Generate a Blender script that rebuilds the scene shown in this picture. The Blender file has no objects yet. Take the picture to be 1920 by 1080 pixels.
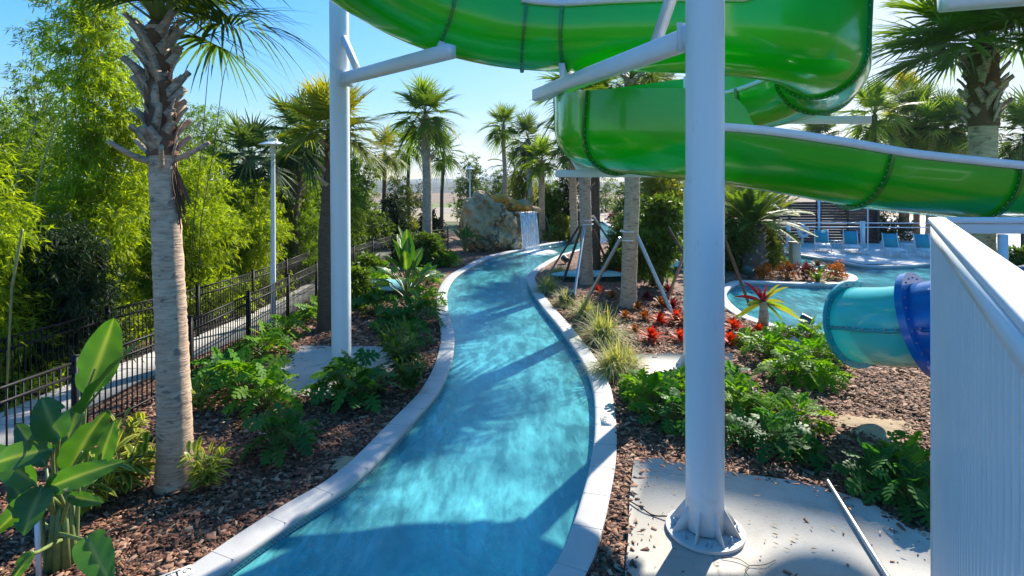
import bpy, bmesh, math, random
import numpy as np
from mathutils import Vector, geometry
from math import radians as R, sin, cos, pi
rs = np.random.RandomState(7); rnd = random.Random(5)
SC = bpy.context.scene
# ---------------- camera, sky, sun, exposure ----------------
F = 1067.0; HZ = 345.0; H = 3.7          # focal length in photo pixels, horizon row, eye height (m)
cd = bpy.data.cameras.new('camera'); cam = bpy.data.objects.new('camera', cd); SC.collection.objects.link(cam)
cam.location = (0, 0, H); cam.rotation_euler = (R(90), 0, 0)
cd.sensor_width = 36; cd.lens = F / 1920 * 36; cd.shift_y = (HZ - 540) / 1920
cd.clip_start = 0.05; cd.clip_end = 9000
SC.camera = cam
SUN_EL, SUN_AZ = 34.0, 34.0              # degrees above the horizon, degrees right of straight ahead
w = bpy.data.worlds.new('World'); SC.world = w; w.use_nodes = True
nt = w.node_tree; bg = nt.nodes['Background']
sky = nt.nodes.new('ShaderNodeTexSky'); sky.sky_type = 'NISHITA'; sky.sun_disc = False
sky.sun_elevation = R(SUN_EL); sky.sun_rotation = R(SUN_AZ)
sky.air_density = 1.0; sky.dust_density = .8; sky.ozone_density = 3.0; sky.altitude = 30
bg.inputs['Strength'].default_value = 0.15
# low band of thin cloud over the horizon
tc = nt.nodes.new('ShaderNodeTexCoord'); mp = nt.nodes.new('ShaderNodeMapping'); mp.inputs['Scale'].default_value = (3, 3, 16)
nz = nt.nodes.new('ShaderNodeTexNoise'); nz.inputs['Scale'].default_value = 1.6; nz.inputs['Detail'].default_value = 7; nz.inputs['Roughness'].default_value = .55
cr = nt.nodes.new('ShaderNodeValToRGB'); cr.color_ramp.elements[0].position = .36; cr.color_ramp.elements[1].position = .60
sx = nt.nodes.new('ShaderNodeSeparateXYZ'); mr = nt.nodes.new('ShaderNodeMapRange')
mr.inputs['From Min'].default_value = .015; mr.inputs['From Max'].default_value = .13; mr.inputs['To Min'].default_value = 1; mr.inputs['To Max'].default_value = 0
mu = nt.nodes.new('ShaderNodeMath'); mu.operation = 'MULTIPLY'
mx = nt.nodes.new('ShaderNodeMix'); mx.data_type = 'RGBA'; mx.inputs[7].default_value = (2.2, 2.6, 3.2, 1)
L = nt.links.new
L(tc.outputs['Generated'], mp.inputs[0]); L(mp.outputs[0], nz.inputs['Vector']); L(nz.outputs['Fac'], cr.inputs[0])
L(tc.outputs['Generated'], sx.inputs[0]); L(sx.outputs['Z'], mr.inputs['Value'])
L(cr.outputs[0], mu.inputs[0]); L(mr.outputs[0], mu.inputs[1]); L(mu.outputs[0], mx.inputs[0])
# soft shoulder on the sky's brightness so the glow round the sun does not burn out
lm = nt.nodes.new('ShaderNodeRGBToBW'); k1 = nt.nodes.new('ShaderNodeMath'); k1.operation = 'MULTIPLY_ADD'; k1.inputs[1].default_value = .34; k1.inputs[2].default_value = 1
hs = nt.nodes.new('ShaderNodeHueSaturation'); hs.inputs['Saturation'].default_value = 1.46; hs.inputs['Hue'].default_value = .502
dv = nt.nodes.new('ShaderNodeVectorMath'); dv.operation = 'DIVIDE'
L(sky.outputs[0], hs.inputs['Color']); L(hs.outputs[0], lm.inputs[0]); L(lm.outputs[0], k1.inputs[0]); L(hs.outputs[0], dv.inputs[0]); L(k1.outputs[0], dv.inputs[1])
L(dv.outputs[0], mx.inputs[6]); L(mx.outputs[2], bg.inputs['Color'])
sd = bpy.data.lights.new('sun', 'SUN'); sd.energy = 3.3; sd.angle = R(.53); sd.color = (1, .94, .83)
so = bpy.data.objects.new('sun', sd); SC.collection.objects.link(so)
sdir = Vector((sin(R(SUN_AZ)) * cos(R(SUN_EL)), cos(R(SUN_AZ)) * cos(R(SUN_EL)), sin(R(SUN_EL))))
so.rotation_euler = sdir.to_track_quat('Z', 'Y').to_euler()
vs = SC.view_settings; vs.view_transform = 'Standard'; vs.look = 'None'; vs.gamma = 1; vs.exposure = 1.6
cy = SC.cycles; cy.max_bounces = 8; cy.transparent_max_bounces = 16; cy.diffuse_bounces = 4; cy.caustics_reflective = False; cy.caustics_refractive = False
# ---------------- helpers ----------------
def G(px, py, z=0.0):                    # photo pixel -> ground point (used once to survey the place)
    D = F * (H - z) / (py - HZ); return ((px - 960) / F * D, D)
def P(px, py, D): return np.array([(px - 960) / F * D, D, H - (py - HZ) / F * D])
def link(o): SC.collection.objects.link(o); return o
def tag(o, label=None, cat=None, group=None, kind=None):
    if label: o['label'] = label
    if cat: o['category'] = cat
    if group: o['group'] = group
    if kind: o['kind'] = kind
    return o
def empty(name, loc, label, cat, group=None, rz=0):
    o = link(bpy.data.objects.new(name, None)); o.location = loc; o.rotation_euler.z = rz; o.empty_display_size = .2
    return tag(o, label, cat, group)
def nrm(a): return a / np.maximum(np.linalg.norm(a, axis=-1, keepdims=True), 1e-9)
class Acc:
    def __init__(s): s.v = []; s.l = []; s.n = []; s.a = []; s.e = []; s.m = []; s.c = 0
    def add(s, V, faces, a=0., e=0., mi=0):
        V = np.asarray(V, float).reshape(-1, 3); k = len(V)
        s.v.append(V); s.a.append(np.broadcast_to(a, (k,)).astype(float)); s.e.append(np.broadcast_to(e, (k,)).astype(float))
        if isinstance(faces, np.ndarray):
            s.l.append((faces + s.c).ravel()); s.n.append(np.full(len(faces), faces.shape[1])); s.m.append(np.full(len(faces), mi))
        else:
            for f in faces: s.l.append(np.array(f) + s.c); s.n.append(np.array([len(f)])); s.m.append(np.array([mi]))
        s.c += k; return s
    def build(s, name, mats, parent=None, smooth=False, loc=None, sharp=None):
        me = bpy.data.meshes.new(name)
        V = np.concatenate(s.v).astype(np.float32); l = np.concatenate(s.l).astype(np.int32); n = np.concatenate(s.n).astype(np.int32)
        if loc is not None: V = V - np.array(loc, np.float32)
        me.vertices.add(len(V)); me.vertices.foreach_set('co', V.ravel())
        me.loops.add(len(l)); me.loops.foreach_set('vertex_index', l)
        me.polygons.add(len(n)); me.polygons.foreach_set('loop_start', np.concatenate([[0], np.cumsum(n)[:-1]]).astype(np.int32))
        if not isinstance(mats, (list, tuple)): mats = [mats]
        for m in mats: me.materials.append(m)
        me.polygons.foreach_set('material_index', np.concatenate(s.m).astype(np.int32))
        me.update(calc_edges=True); me.validate()
        if len(me.vertices) == len(V):
            for nm, arr in (('rnd', s.a), ('edge', s.e)):
                me.attributes.new(nm, 'FLOAT', 'POINT').data.foreach_set('value', np.concatenate(arr).astype(np.float32))
        if smooth:
            me.shade_smooth()
            if sharp: me.set_sharp_from_angle(angle=R(sharp))
        o = link(bpy.data.objects.new(name, me)); o.parent = parent
        if loc is not None and parent is None: o.location = loc
        return o
def box(A, c, s, ax=None, **k):           # centre, full size, optional 3 axes (rows)
    c = np.array(c, float); s = np.array(s, float) / 2
    ax = np.eye(3) if ax is None else np.array(ax, float)
    q = np.array([[-1,-1,-1],[1,-1,-1],[1,1,-1],[-1,1,-1],[-1,-1,1],[1,-1,1],[1,1,1],[-1,1,1]]) * s
    return A.add(c + q @ ax, np.array([[0,3,2,1],[4,5,6,7],[0,1,5,4],[1,2,6,5],[2,3,7,6],[3,0,4,7]]), **k)
def axes(d, up=(0, 0, 1)):
    d = nrm(np.array(d, float)); up = np.array(up, float)
    if abs(d @ nrm(up)) > .98: up = np.array([0, 1., 0])
    y = nrm(np.cross(up, d)); return np.array([d, y, np.cross(d, y)])
def bar(A, p, q, wy, wz, up=(0, 0, 1), **k):
    p = np.array(p, float); q = np.array(q, float); return box(A, (p + q) / 2, (np.linalg.norm(q - p), wy, wz), axes(q - p, up), **k)
def cbar(A, p, q, wy, wz, ch=.02, up=(0, 0, 1)):   # bar with chamfered corners
    p = np.array(p, float); q = np.array(q, float); ax = axes(q - p, up); a, b = wy / 2, wz / 2
    s = np.array([[-a + ch, -b], [a - ch, -b], [a, -b + ch], [a, b - ch], [a - ch, b], [-a + ch, b], [-a, b - ch], [-a, -b + ch]])
    o = s @ ax[1:]; V = np.concatenate([p + o, q + o]); f = [[i, (i + 1) % 8, 8 + (i + 1) % 8, 8 + i] for i in range(8)]
    return A.add(V, f + [list(range(7, -1, -1)), list(range(8, 16))])
def tube(A, pts, rad, n=8, cap=True, **k):
    pts = np.array(pts, float); m = len(pts); rad = np.broadcast_to(rad, (m,)).astype(float)
    t = nrm(np.gradient(pts, axis=0)); up = np.array([0, 0, 1.]) if abs(t[0, 2]) < .9 else np.array([1., 0, 0])
    V = []
    for i in range(m):
        u = up - t[i] * (up @ t[i]); u = u / max(np.linalg.norm(u), 1e-6); v = np.cross(t[i], u); up = u
        a = np.arange(n) * 2 * pi / n
        V.append(pts[i] + rad[i] * (np.cos(a)[:, None] * u + np.sin(a)[:, None] * v))
    V = np.concatenate(V); i = np.arange(n); f = []
    for j in range(m - 1): f.append(np.stack([j*n + i, j*n + (i+1) % n, (j+1)*n + (i+1) % n, (j+1)*n + i], 1))
    f = [list(x) for x in np.concatenate(f)]
    if cap: f += [list(range(n - 1, -1, -1)), list(range((m-1)*n, m*n))]
    return A.add(V, f, **k)
def lathe(A, c, prof, n=24, **k):         # prof: (radius, z) rows, closed at the ends if radius 0
    c = np.array(c, float); prof = np.array(prof, float); a = np.arange(n) * 2 * pi / n; m = len(prof)
    V = np.stack([prof[:, 0, None] * np.cos(a), prof[:, 0, None] * np.sin(a), np.repeat(prof[:, 1, None], n, 1)], 2).reshape(-1, 3) + c
    i = np.arange(n); f = np.concatenate([np.stack([j*n+i, j*n+(i+1) % n, (j+1)*n+(i+1) % n, (j+1)*n+i], 1) for j in range(m-1)])
    return A.add(V, f, **k)
def leaves(A, B, D, S, Ln, W, droop, prof, T=None, fold=0., a=None, side2=None, mi=0, ecol=False, wave=0.):
    """N leaves: base B, direction D, side S, lengths, widths, droop; prof = width profile along the leaf"""
    B = np.asarray(B, float); N = len(B); D = nrm(np.asarray(D, float)); S = np.asarray(S, float); S = nrm(S - D * (S * D).sum(1, keepdims=True))
    prof = np.array(prof, float); K = len(prof); T = np.linspace(0, 1, K) if T is None else np.array(T)
    Ln = np.broadcast_to(Ln, (N,)).astype(float); W = np.broadcast_to(W, (N,)).astype(float); droop = np.broadcast_to(droop, (N,)).astype(float)
    cx = B[:, None] + D[:, None] * (Ln[:, None] * T)[..., None]
    cx = cx + np.array([0, 0, -1.]) * (Ln[:, None] * droop[:, None] * T**2)[..., None]
    hw = (W[:, None] * prof / 2)[..., None] * S[:, None]
    if a is None: a = rs.rand(N)
    a = np.broadcast_to(a, (N,))
    if fold or ecol:
        Nn = np.cross(S, D); Nn = Nn * np.sign(Nn[:, 2:3] + 1e-6)
        up = (W[:, None] * prof / 2 * fold)[..., None] * Nn[:, None]
        if wave: up = up + (rs.randn(N, K) * wave * W[:, None] * prof)[..., None] * Nn[:, None]
        V = np.stack([cx - hw + up, cx, cx + hw + up], 2); C = 3; ed = np.broadcast_to(np.array([1., 0, 1.]), (N, K, 3))
    else:
        V = np.stack([cx - hw, cx + hw], 2); C = 2; ed = np.zeros((N, K, 2))
    base = (np.arange(N) * K * C)[:, None, None, None]; k = np.arange(K - 1)[None, :, None, None] * C; c = np.arange(C - 1)[None, None, :, None]
    q = np.array([0, 1, C + 1, C]); f = (base + k + c + q).reshape(-1, 4)
    return A.add(V.reshape(-1, 3), f, a=np.repeat(a, K * C), e=ed.ravel(), mi=mi)
def rdir(n, zmin=-1, zmax=1, g=rs):
    z = g.uniform(zmin, zmax, n); a = g.uniform(0, 2*pi, n); r = np.sqrt(1 - z*z); return np.stack([r*np.cos(a), r*np.sin(a), z], 1)
def catmull(pts, n=8, closed=False):
    p = np.array(pts, float)
    if closed: q = np.concatenate([p[-1:], p, p[:2]])
    else: q = np.concatenate([2*p[:1]-p[1:2], p, 2*p[-1:]-p[-2:-1]])
    out = []; t = np.arange(n)[:, None] / n
    for i in range(1, len(q) - 2):
        a, b, c, d = q[i-1], q[i], q[i+1], q[i+2]
        out.append(.5*((2*b) + (c-a)*t + (2*a-5*b+4*c-d)*t**2 + (3*b-a-3*c+d)*t**3))
    if not closed: out.append(p[-1:])
    return np.concatenate(out)
def inside(poly, pts):
    poly = np.asarray(poly, float); pts = np.asarray(pts, float); r = np.zeros(len(pts), bool); x, y = pts[:, 0], pts[:, 1]
    for i in range(len(poly)):
        x1, y1 = poly[i]; x2, y2 = poly[(i+1) % len(poly)]
        if y1 == y2: continue
        c = ((y1 > y) != (y2 > y)) & (x < (x2-x1)*(y-y1)/(y2-y1)+x1); r ^= c
    return r
def distp(poly, pts):
    poly = np.asarray(poly, float); d = np.full(len(pts), 1e9)
    for i in range(len(poly)):
        a = poly[i]; b = poly[(i+1) % len(poly)]; ab = b - a; t = np.clip(((pts-a) @ ab) / max(ab @ ab, 1e-9), 0, 1)
        d = np.minimum(d, np.linalg.norm(pts - (a + t[:, None]*ab), axis=1))
    return d
def sheet(name, outer, holes, z, m, extra=None, zf=None, parent=None, smooth=True):
    V = [tuple(p) for p in outer]; Fc = [list(range(len(outer)))]; E = []
    def ring(q):
        s = len(V); V.extend(tuple(p) for p in q); E.extend((s+i, s+(i+1) % len(q)) for i in range(len(q)))
    s0 = len(V); E.extend((i, (i+1) % s0) for i in range(s0))
    for h in holes: ring(h)
    if extra is not None: V.extend(tuple(p) for p in extra)
    r = geometry.delaunay_2d_cdt([Vector(v) for v in V], E, [], 1, 1e-5)
    vo = np.array([(v.x, v.y) for v in r[0]]); f = np.array([list(x) for x in r[2]]); cen = vo[f].mean(1)
    keep = inside(outer, cen)
    for h in holes: keep &= ~inside(h, cen)
    f = f[keep]; x = vo[f]; ar = (x[:,1,0]-x[:,0,0])*(x[:,2,1]-x[:,0,1])-(x[:,2,0]-x[:,0,0])*(x[:,1,1]-x[:,0,1])
    f[ar < 0] = f[ar < 0][:, ::-1]; f = f[np.abs(ar) > 1e-9]
    zz = np.full(len(vo), float(z)) if zf is None else z + zf(vo)
    return Acc().add(np.column_stack([vo, zz]), f).build(name, m, parent, smooth=smooth)
# ---------------- materials ----------------
def newmat(name):
    m = bpy.data.materials.new(name); m.use_nodes = True; t = m.node_tree; return m, t, t.nodes['Principled BSDF'], t.nodes['Material Output']
def nd(t, ty, **k):
    n = t.nodes.new(ty)
    for a, b in k.items():
        if a in n.inputs: n.inputs[a].default_value = b
        else: setattr(n, a, b)
    return n
def ramp(t, src, stops):
    n = t.nodes.new('ShaderNodeValToRGB'); e = n.color_ramp.elements
    while len(e) < len(stops): e.new(.5)
    for x, (p, c) in zip(e, stops): x.position = p; x.color = (*c, 1) if len(c) == 3 else c
    t.links.new(src, n.inputs[0]); return n.outputs[0]
def mixc(t, f, a, b, mode='MIX'):
    n = t.nodes.new('ShaderNodeMix'); n.data_type = 'RGBA'; n.blend_type = mode
    for v, i in ((f, 0), (a, 6), (b, 7)):
        if isinstance(v, bpy.types.NodeSocket): t.links.new(v, n.inputs[i])
        else: n.inputs[i].default_value = v if i == 0 else (*v, 1)
    return n.outputs[2]
def noise(t, scale, detail=4, rough=.55, vec=None, stretch=None, coord='Object'):
    n = nd(t, 'ShaderNodeTexNoise', Scale=scale, Detail=detail, Roughness=rough)
    if vec is None: vec = t.nodes.new('ShaderNodeTexCoord').outputs[coord]
    if stretch:
        mpp = t.nodes.new('ShaderNodeMapping'); mpp.inputs['Scale'].default_value = stretch; t.links.new(vec, mpp.inputs[0]); vec = mpp.outputs[0]
    t.links.new(vec, n.inputs['Vector']); return n.outputs['Fac']
def bump(t, b, src, strength=.3, dist=.02):
    n = nd(t, 'ShaderNodeBump', Strength=strength, Distance=dist); t.links.new(src, n.inputs['Height']); t.links.new(n.outputs[0], b.inputs['Normal']); return n
def simple(name, c1, c2=None, scale=6, rough=.6, metal=0, bmp=0, bscale=40, stretch=None, coat=0, spec=.5, rr=None):
    m, t, b, o = newmat(name); b.inputs['Roughness'].default_value = rough; b.inputs['Metallic'].default_value = metal
    b.inputs['Coat Weight'].default_value = coat; b.inputs['Coat Roughness'].default_value = .08; b.inputs['Specular IOR Level'].default_value = spec
    if c2 is None: c2 = tuple(x*.8 for x in c1)
    f = noise(t, scale, 6, .6, stretch=stretch); col = ramp(t, f, [(.3, c2), (.7, c1)]); t.links.new(col, b.inputs['Base Color'])
    if bmp: bump(t, b, noise(t, bscale, 5, .6, stretch=stretch), bmp)
    if rr is not None:
        t.links.new(ramp(t, noise(t, scale*2.3, 5), [(.3, (rough,)*3), (.7, (rr,)*3)]), b.inputs['Roughness'])
    return m
def foliage(name, ca, cb, cedge=None, trans=.35, rough=.55, tcol=None, spec=.25, estep=None):
    """leaf colour varies leaf by leaf between ca and cb; translucent"""
    m, t, b, o = newmat(name); at = nd(t, 'ShaderNodeAttribute', attribute_name='rnd'); col = mixc(t, at.outputs['Fac'], ca, cb)
    big = ramp(t, noise(t, .9, 3), [(.35, (.72, .72, .72)), (.65, (1.15, 1.15, 1.05))]); col = mixc(t, 1.0, col, big, 'MULTIPLY')
    if cedge:
        ae = nd(t, 'ShaderNodeAttribute', attribute_name='edge')
        f = ramp(t, ae.outputs['Fac'], estep or [(.35, (0,)*3), (.6, (1,)*3)]); col = mixc(t, f, col, cedge)
    t.links.new(col, b.inputs['Base Color']); b.inputs['Roughness'].default_value = rough; b.inputs['Specular IOR Level'].default_value = spec
    tr = t.nodes.new('ShaderNodeBsdfTranslucent'); tc_ = mixc(t, 1.0, col, tcol or (1.9, 1.75, .5), 'MULTIPLY'); t.links.new(tc_, tr.inputs['Color'])
    ms = t.nodes.new('ShaderNodeMixShader'); ms.inputs[0].default_value = trans
    t.links.new(b.outputs[0], ms.inputs[1]); t.links.new(tr.outputs[0], ms.inputs[2]); t.links.new(ms.outputs[0], o.inputs['Surface'])
    return m
M = {}
M['white'] = simple('white_paint', (.80, .81, .82), (.74, .76, .78), 3, .32, rr=.42, bmp=.03, bscale=8)
m, t, b, o = newmat('post_paint'); b.inputs['Roughness'].default_value = .34; tcc = t.nodes.new('ShaderNodeTexCoord').outputs['Object']; sz = t.nodes.new('ShaderNodeSeparateXYZ'); t.links.new(tcc, sz.inputs[0])
c = ramp(t, noise(t, 2.2, 6, .6, stretch=(1, 1, .12)), [(.3, (.70, .72, .73)), (.7, (.80, .81, .82))]); ma = nd(t, 'ShaderNodeMath', operation='MULTIPLY_ADD'); t.links.new(noise(t, 6, 6, .7), ma.inputs[0]); ma.inputs[1].default_value = .8; t.links.new(sz.outputs['Z'], ma.inputs[2])
c = mixc(t, ramp(t, ma.outputs[0], [(.40, (.55,)*3), (.85, (0,)*3)]), c, (.40, .34, .26)); c = mixc(t, ramp(t, noise(t, 9, 4, .6, stretch=(1, 1, .35)), [(.68, (0,)*3), (.74, (.5,)*3)]), c, (.5, .46, .40)); t.links.new(c, b.inputs['Base Color']); bump(t, b, noise(t, 3, 3, stretch=(1, 1, .3)), .05); M['post'] = m
M['whitedull'] = simple('white_painted_steel', (.78, .79, .80), (.70, .72, .74), 5, .45, rr=.6)
M['steel'] = simple('galvanised_steel', (.5, .52, .54), (.36, .37, .39), 30, .35, metal=.7)
M['dark'] = simple('black_powder_coat', (.010, .010, .011), (.016, .016, .017), 9, .55, spec=.2)
def concrete(name, a, b_, st):
    m, t, b, o = newmat(name); b.inputs['Roughness'].default_value = .88; c = ramp(t, noise(t, 1.1, 7, .65), [(.3, b_), (.7, a)])
    c = mixc(t, ramp(t, noise(t, .75, 8, .7), [(.53, (0,)*3), (.66, (.6,)*3)]), c, st); c = mixc(t, ramp(t, noise(t, 26, 3, .5), [(.66, (0,)*3), (.72, (.55,)*3)]), c, tuple(x*.6 for x in st))
    vo = nd(t, 'ShaderNodeTexVoronoi', Scale=.55, feature='DISTANCE_TO_EDGE'); nn_ = nd(t, 'ShaderNodeTexNoise', Scale=2.5, Detail=6); tcc = t.nodes.new('ShaderNodeTexCoord').outputs['Object']; t.links.new(tcc, nn_.inputs['Vector'])
    mm = mixc(t, .35, (0, 0, 0), (0, 0, 0)); n6 = t.nodes[-1]; t.links.new(tcc, n6.inputs[6]); t.links.new(nn_.outputs['Color'], n6.inputs[7]); t.links.new(mm, vo.inputs['Vector'])
    c = mixc(t, ramp(t, vo.outputs['Distance'], [(.0, (.55,)*3), (.006, (0,)*3)]), c, (.12, .10, .08)); t.links.new(c, b.inputs['Base Color']); bump(t, b, noise(t, 35, 5), .15); return m
M['concrete'] = concrete('pale_concrete', (.54, .50, .44), (.43, .40, .35), (.36, .31, .25))
M['path'] = simple('path_concrete', (.52, .49, .43), (.40, .38, .34), 1.1, .85, bmp=.12, bscale=30)
M['deck'] = simple('deck_pavers', (.66, .62, .55), (.54, .51, .46), .8, .8, bmp=.1, bscale=20)
M['grout'] = simple('grout', (.33, .31, .28), None, 9, .9)
def barkmat(name, a, b_, dark):
    m, t, b, o = newmat(name); b.inputs['Roughness'].default_value = .92
    c = ramp(t, noise(t, 3, 7, .65, stretch=(1, 1, 2.5)), [(.3, b_), (.7, a)]); sp = noise(t, 7, 3, .55, stretch=(1, 1, 2.2)); c = mixc(t, ramp(t, sp, [(.58, (0,)*3), (.66, (.75,)*3)]), c, dark)
    rg = noise(t, 22, 5, .6, stretch=(.25, .25, 1.6)); c = mixc(t, 1.0, c, ramp(t, rg, [(.3, (.68,)*3), (.6, (1.1,)*3)]), 'MULTIPLY'); t.links.new(c, b.inputs['Base Color']); bump(t, b, rg, .8, .03); return m
M['bark'] = barkmat('palm_bark', (.66, .46, .32), (.46, .31, .21), (.17, .13, .10))
M['barkdark'] = simple('dark_palm_bark', (.16, .105, .07), (.07, .045, .03), 9, .9, bmp=.9, bscale=14, stretch=(1, 1, 5))
M['boot'] = simple('leaf_base', (.46, .38, .30), (.24, .18, .135), 14, .8, bmp=.4, bscale=40)
M['boot'] = barkmat('leaf_base', (.60, .46, .34), (.38, .26, .18), (.16, .11, .08)); M['fibre'] = simple('palm_fibre', (.20, .10, .05), (.10, .05, .03), 30, .9, bmp=.6, bscale=60)
M['petiole'] = simple('petiole', (.18, .26, .06), (.12, .17, .04), 12, .5)
M['stem'] = simple('green_stem', (.20, .27, .07), (.12, .15, .05), 12, .5)
M['culm'] = simple('bamboo_culm', (.38, .34, .14), (.20, .22, .08), 7, .45)
M['twig'] = simple('brown_twig', (.10, .07, .045), None, 9, .85)
M['palm'] = foliage('sabal_leaf', (.065, .13, .025), (.16, .25, .035), trans=.5)
M['palmy'] = foliage('yellowing_palm_leaf', (.12, .18, .02), (.30, .28, .03), trans=.42)
M['palmd'] = foliage('dark_palm_leaf', (.045, .09, .04), (.095, .15, .045), trans=.34)
M['palmdead'] = foliage('dry_palm_leaf', (.16, .10, .05), (.26, .18, .09), trans=.2, tcol=(1.3, 1.1, .8))
M['bamboo'] = foliage('bamboo_leaf', (.14, .22, .008), (.27, .36, .02), trans=.5, tcol=(2.3, 2.1, .45))
M['bamboog'] = foliage('green_bamboo_leaf', (.06, .13, .008), (.16, .26, .015), trans=.48, tcol=(2.2, 2.0, .5))
M['shrub'] = foliage('shrub_leaf', (.045, .10, .015), (.12, .20, .025), trans=.4)
M['shruby'] = foliage('yellow_green_leaf', (.12, .17, .02), (.26, .26, .03), trans=.38)
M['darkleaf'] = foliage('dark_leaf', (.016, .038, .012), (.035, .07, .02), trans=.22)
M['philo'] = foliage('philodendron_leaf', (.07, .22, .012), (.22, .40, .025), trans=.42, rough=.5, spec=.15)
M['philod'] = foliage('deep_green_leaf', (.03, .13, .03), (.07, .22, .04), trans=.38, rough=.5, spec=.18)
M['ginger'] = foliage('variegated_leaf', (.08, .16, .02), (.16, .24, .03), cedge=(.46, .46, .07), trans=.35, rough=.35)
M['grass'] = foliage('grass_blade', (.22, .26, .10), (.50, .50, .27), trans=.4)
M['red'] = foliage('red_leaf', (.50, .022, .008), (.68, .09, .01), trans=.35, tcol=(1.5, 1.1, .8))
M['orange'] = foliage('croton_leaf', (.30, .045, .012), (.45, .22, .02), trans=.3, tcol=(1.5, 1.2, .8))
M['maroon'] = foliage('maroon_leaf', (.11, .010, .016), (.28, .022, .03), trans=.3, tcol=(1.7, 1.0, 1.0))
def bigleaf():
    m = foliage('paddle_leaf', (.26, .36, .10), (.055, .17, .02), cedge=None, trans=.36, rough=.28, spec=.5); t = m.node_tree; b = t.nodes['Principled BSDF']
    uv = t.nodes.new('ShaderNodeUVMap'); wv = nd(t, 'ShaderNodeTexWave', Scale=16, Distortion=1.2); wv.bands_direction = 'Y'
    wv.inputs['Detail Scale'].default_value = .6; t.links.new(uv.outputs[0], wv.inputs['Vector']); bump(t, b, wv.outputs['Fac'], .35, .02); return m
M['paddle'] = bigleaf()
def greenmat(name, ca, cb, trans=.3, tcol=(1.0, 1.0, .5)):
    m, t, b, o = newmat(name); col = ramp(t, noise(t, .7, 4), [(.3, cb), (.7, ca)]); t.links.new(col, b.inputs['Base Color'])
    b.inputs['Roughness'].default_value = .22; b.inputs['Coat Weight'].default_value = .6; b.inputs['Coat Roughness'].default_value = .06
    bump(t, b, noise(t, 2.2, 4, .5), .12, .05)
    tr = t.nodes.new('ShaderNodeBsdfTranslucent'); t.links.new(mixc(t, 1.0, col, tcol, 'MULTIPLY'), tr.inputs['Color'])
    ms = t.nodes.new('ShaderNodeMixShader'); ms.inputs[0].default_value = trans
    t.links.new(b.outputs[0], ms.inputs[1]); t.links.new(tr.outputs[0], ms.inputs[2]); t.links.new(ms.outputs[0], o.inputs['Surface']); return m
M['green'] = greenmat('green_fibreglass', (.002, .50, .004), (.002, .41, .006), .15, (8.0, 1.6, .6))
M['greend'] = greenmat('green_flange', (.006, .25, .012), (.004, .19, .01), .12)
M['teal'] = greenmat('turquoise_fibreglass', (.08, .72, .74), (.06, .66, .69), .18, (1.2, 1.2, 1.1))
M['teald'] = greenmat('turquoise_flange', (.02, .40, .48), (.015, .34, .43), .1)
M['blue'] = greenmat('blue_fibreglass', (.001, .17, .60), (.001, .13, .52), .12)
M['dkgreenbox'] = simple('dark_green_plastic', (.012, .07, .055), None, 6, .4)
def mulchmat(name, chips):
    m, t, b, o = newmat(name); b.inputs['Roughness'].default_value = .85
    stops = [(0., (.05, .021, .012)), (.35, (.16, .062, .032)), (.7, (.29, .13, .07)), (1., (.45, .28, .18))]
    if chips:
        at = nd(t, 'ShaderNodeAttribute', attribute_name='rnd'); t.links.new(ramp(t, at.outputs['Fac'], stops), b.inputs['Base Color'])
    else:
        vo = nd(t, 'ShaderNodeTexVoronoi', Scale=22); tc2 = t.nodes.new('ShaderNodeTexCoord'); ns = nd(t, 'ShaderNodeTexNoise', Scale=6, Detail=4)
        mm = mixc(t, .12, (0, 0, 0), (0, 0, 0)); n6 = t.nodes[-1]
        t.links.new(tc2.outputs['Object'], n6.inputs[6]); t.links.new(tc2.outputs['Object'], ns.inputs['Vector']); t.links.new(ns.outputs['Color'], n6.inputs[7])
        t.links.new(mm, vo.inputs['Vector']); sp = t.nodes.new('ShaderNodeSeparateColor'); t.links.new(vo.outputs['Color'], sp.inputs[0])
        t.links.new(ramp(t, sp.outputs[0], [(p, tuple(x*.8 for x in c)) for p, c in stops]), b.inputs['Base Color']); bump(t, b, vo.outputs['Distance'], 1, .03)
    return m
M['mulch'] = mulchmat('bark_mulch', False); M['chips'] = mulchmat('bark_chips', True)
# ---------------- the ground, pools and paths ----------------
wl = [(-5.9,-3),(-5.3,.2),(-4.5,2.2),(-3.75,3.6),(-3.2,4.6)] + [G(*p) for p in [(401,1080),(489,1017),(571,962),(646,916),(709,860),(772,790),(816,740),(840,693),(849,650),(848,622),(842,598),(837,572),(838,545),(853,520),(880,503),(913,485),(946,476),(983,467),(1030,458),(1077,449),(1098,440),(1108,428),(1108,416),(1103,405)]]
wr = [G(*p) for p in [(1136,405),(1129,413),(1143,424),(1166,430),(1220,432),(1300,438),(1380,453),(1450,469),(1479,475),(1562,489),(1618,499),(1698,499),(1737,496)]] + [(20.5,26.5),(22,21),(20,16),(14,13)]
wn = [G(*p) for p in [(1640,640),(1560,632),(1480,616),(1430,604),(1392,588),(1366,566),(1362,548),(1387,531),(1440,531),(1490,533),(1534,534),(1578,533),(1602,528),(1606,521),(1590,514),(1540,506),(1480,499),(1400,487),(1355,472),(1300,452),(1240,444),(1180,442),(1163,444),(1120,456),(1086,468),(1047,480),(1010,500),(990,520),(996,542),(1018,576),(1047,611),(1075,650),(1100,690),(1112,721),(1118,754),(1119,810),(1114,860),(1100,920),(1075,1000),(1035,1080)]] + [(-.35,4.3),(-1.6,2.9),(-2.9,1.2),(-3.4,-1),(-3.5,-3)]
W0 = catmull(wl + wr + wn, 8, True)
def resample(p, step):
    q = np.vstack([p, p[:1]]); d = np.r_[0, np.cumsum(np.linalg.norm(np.diff(q, axis=0), axis=1))]; n = int(d[-1] / step)
    s = np.linspace(0, d[-1], n, endpoint=False); return np.column_stack([np.interp(s, d, q[:, 0]), np.interp(s, d, q[:, 1])])
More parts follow.
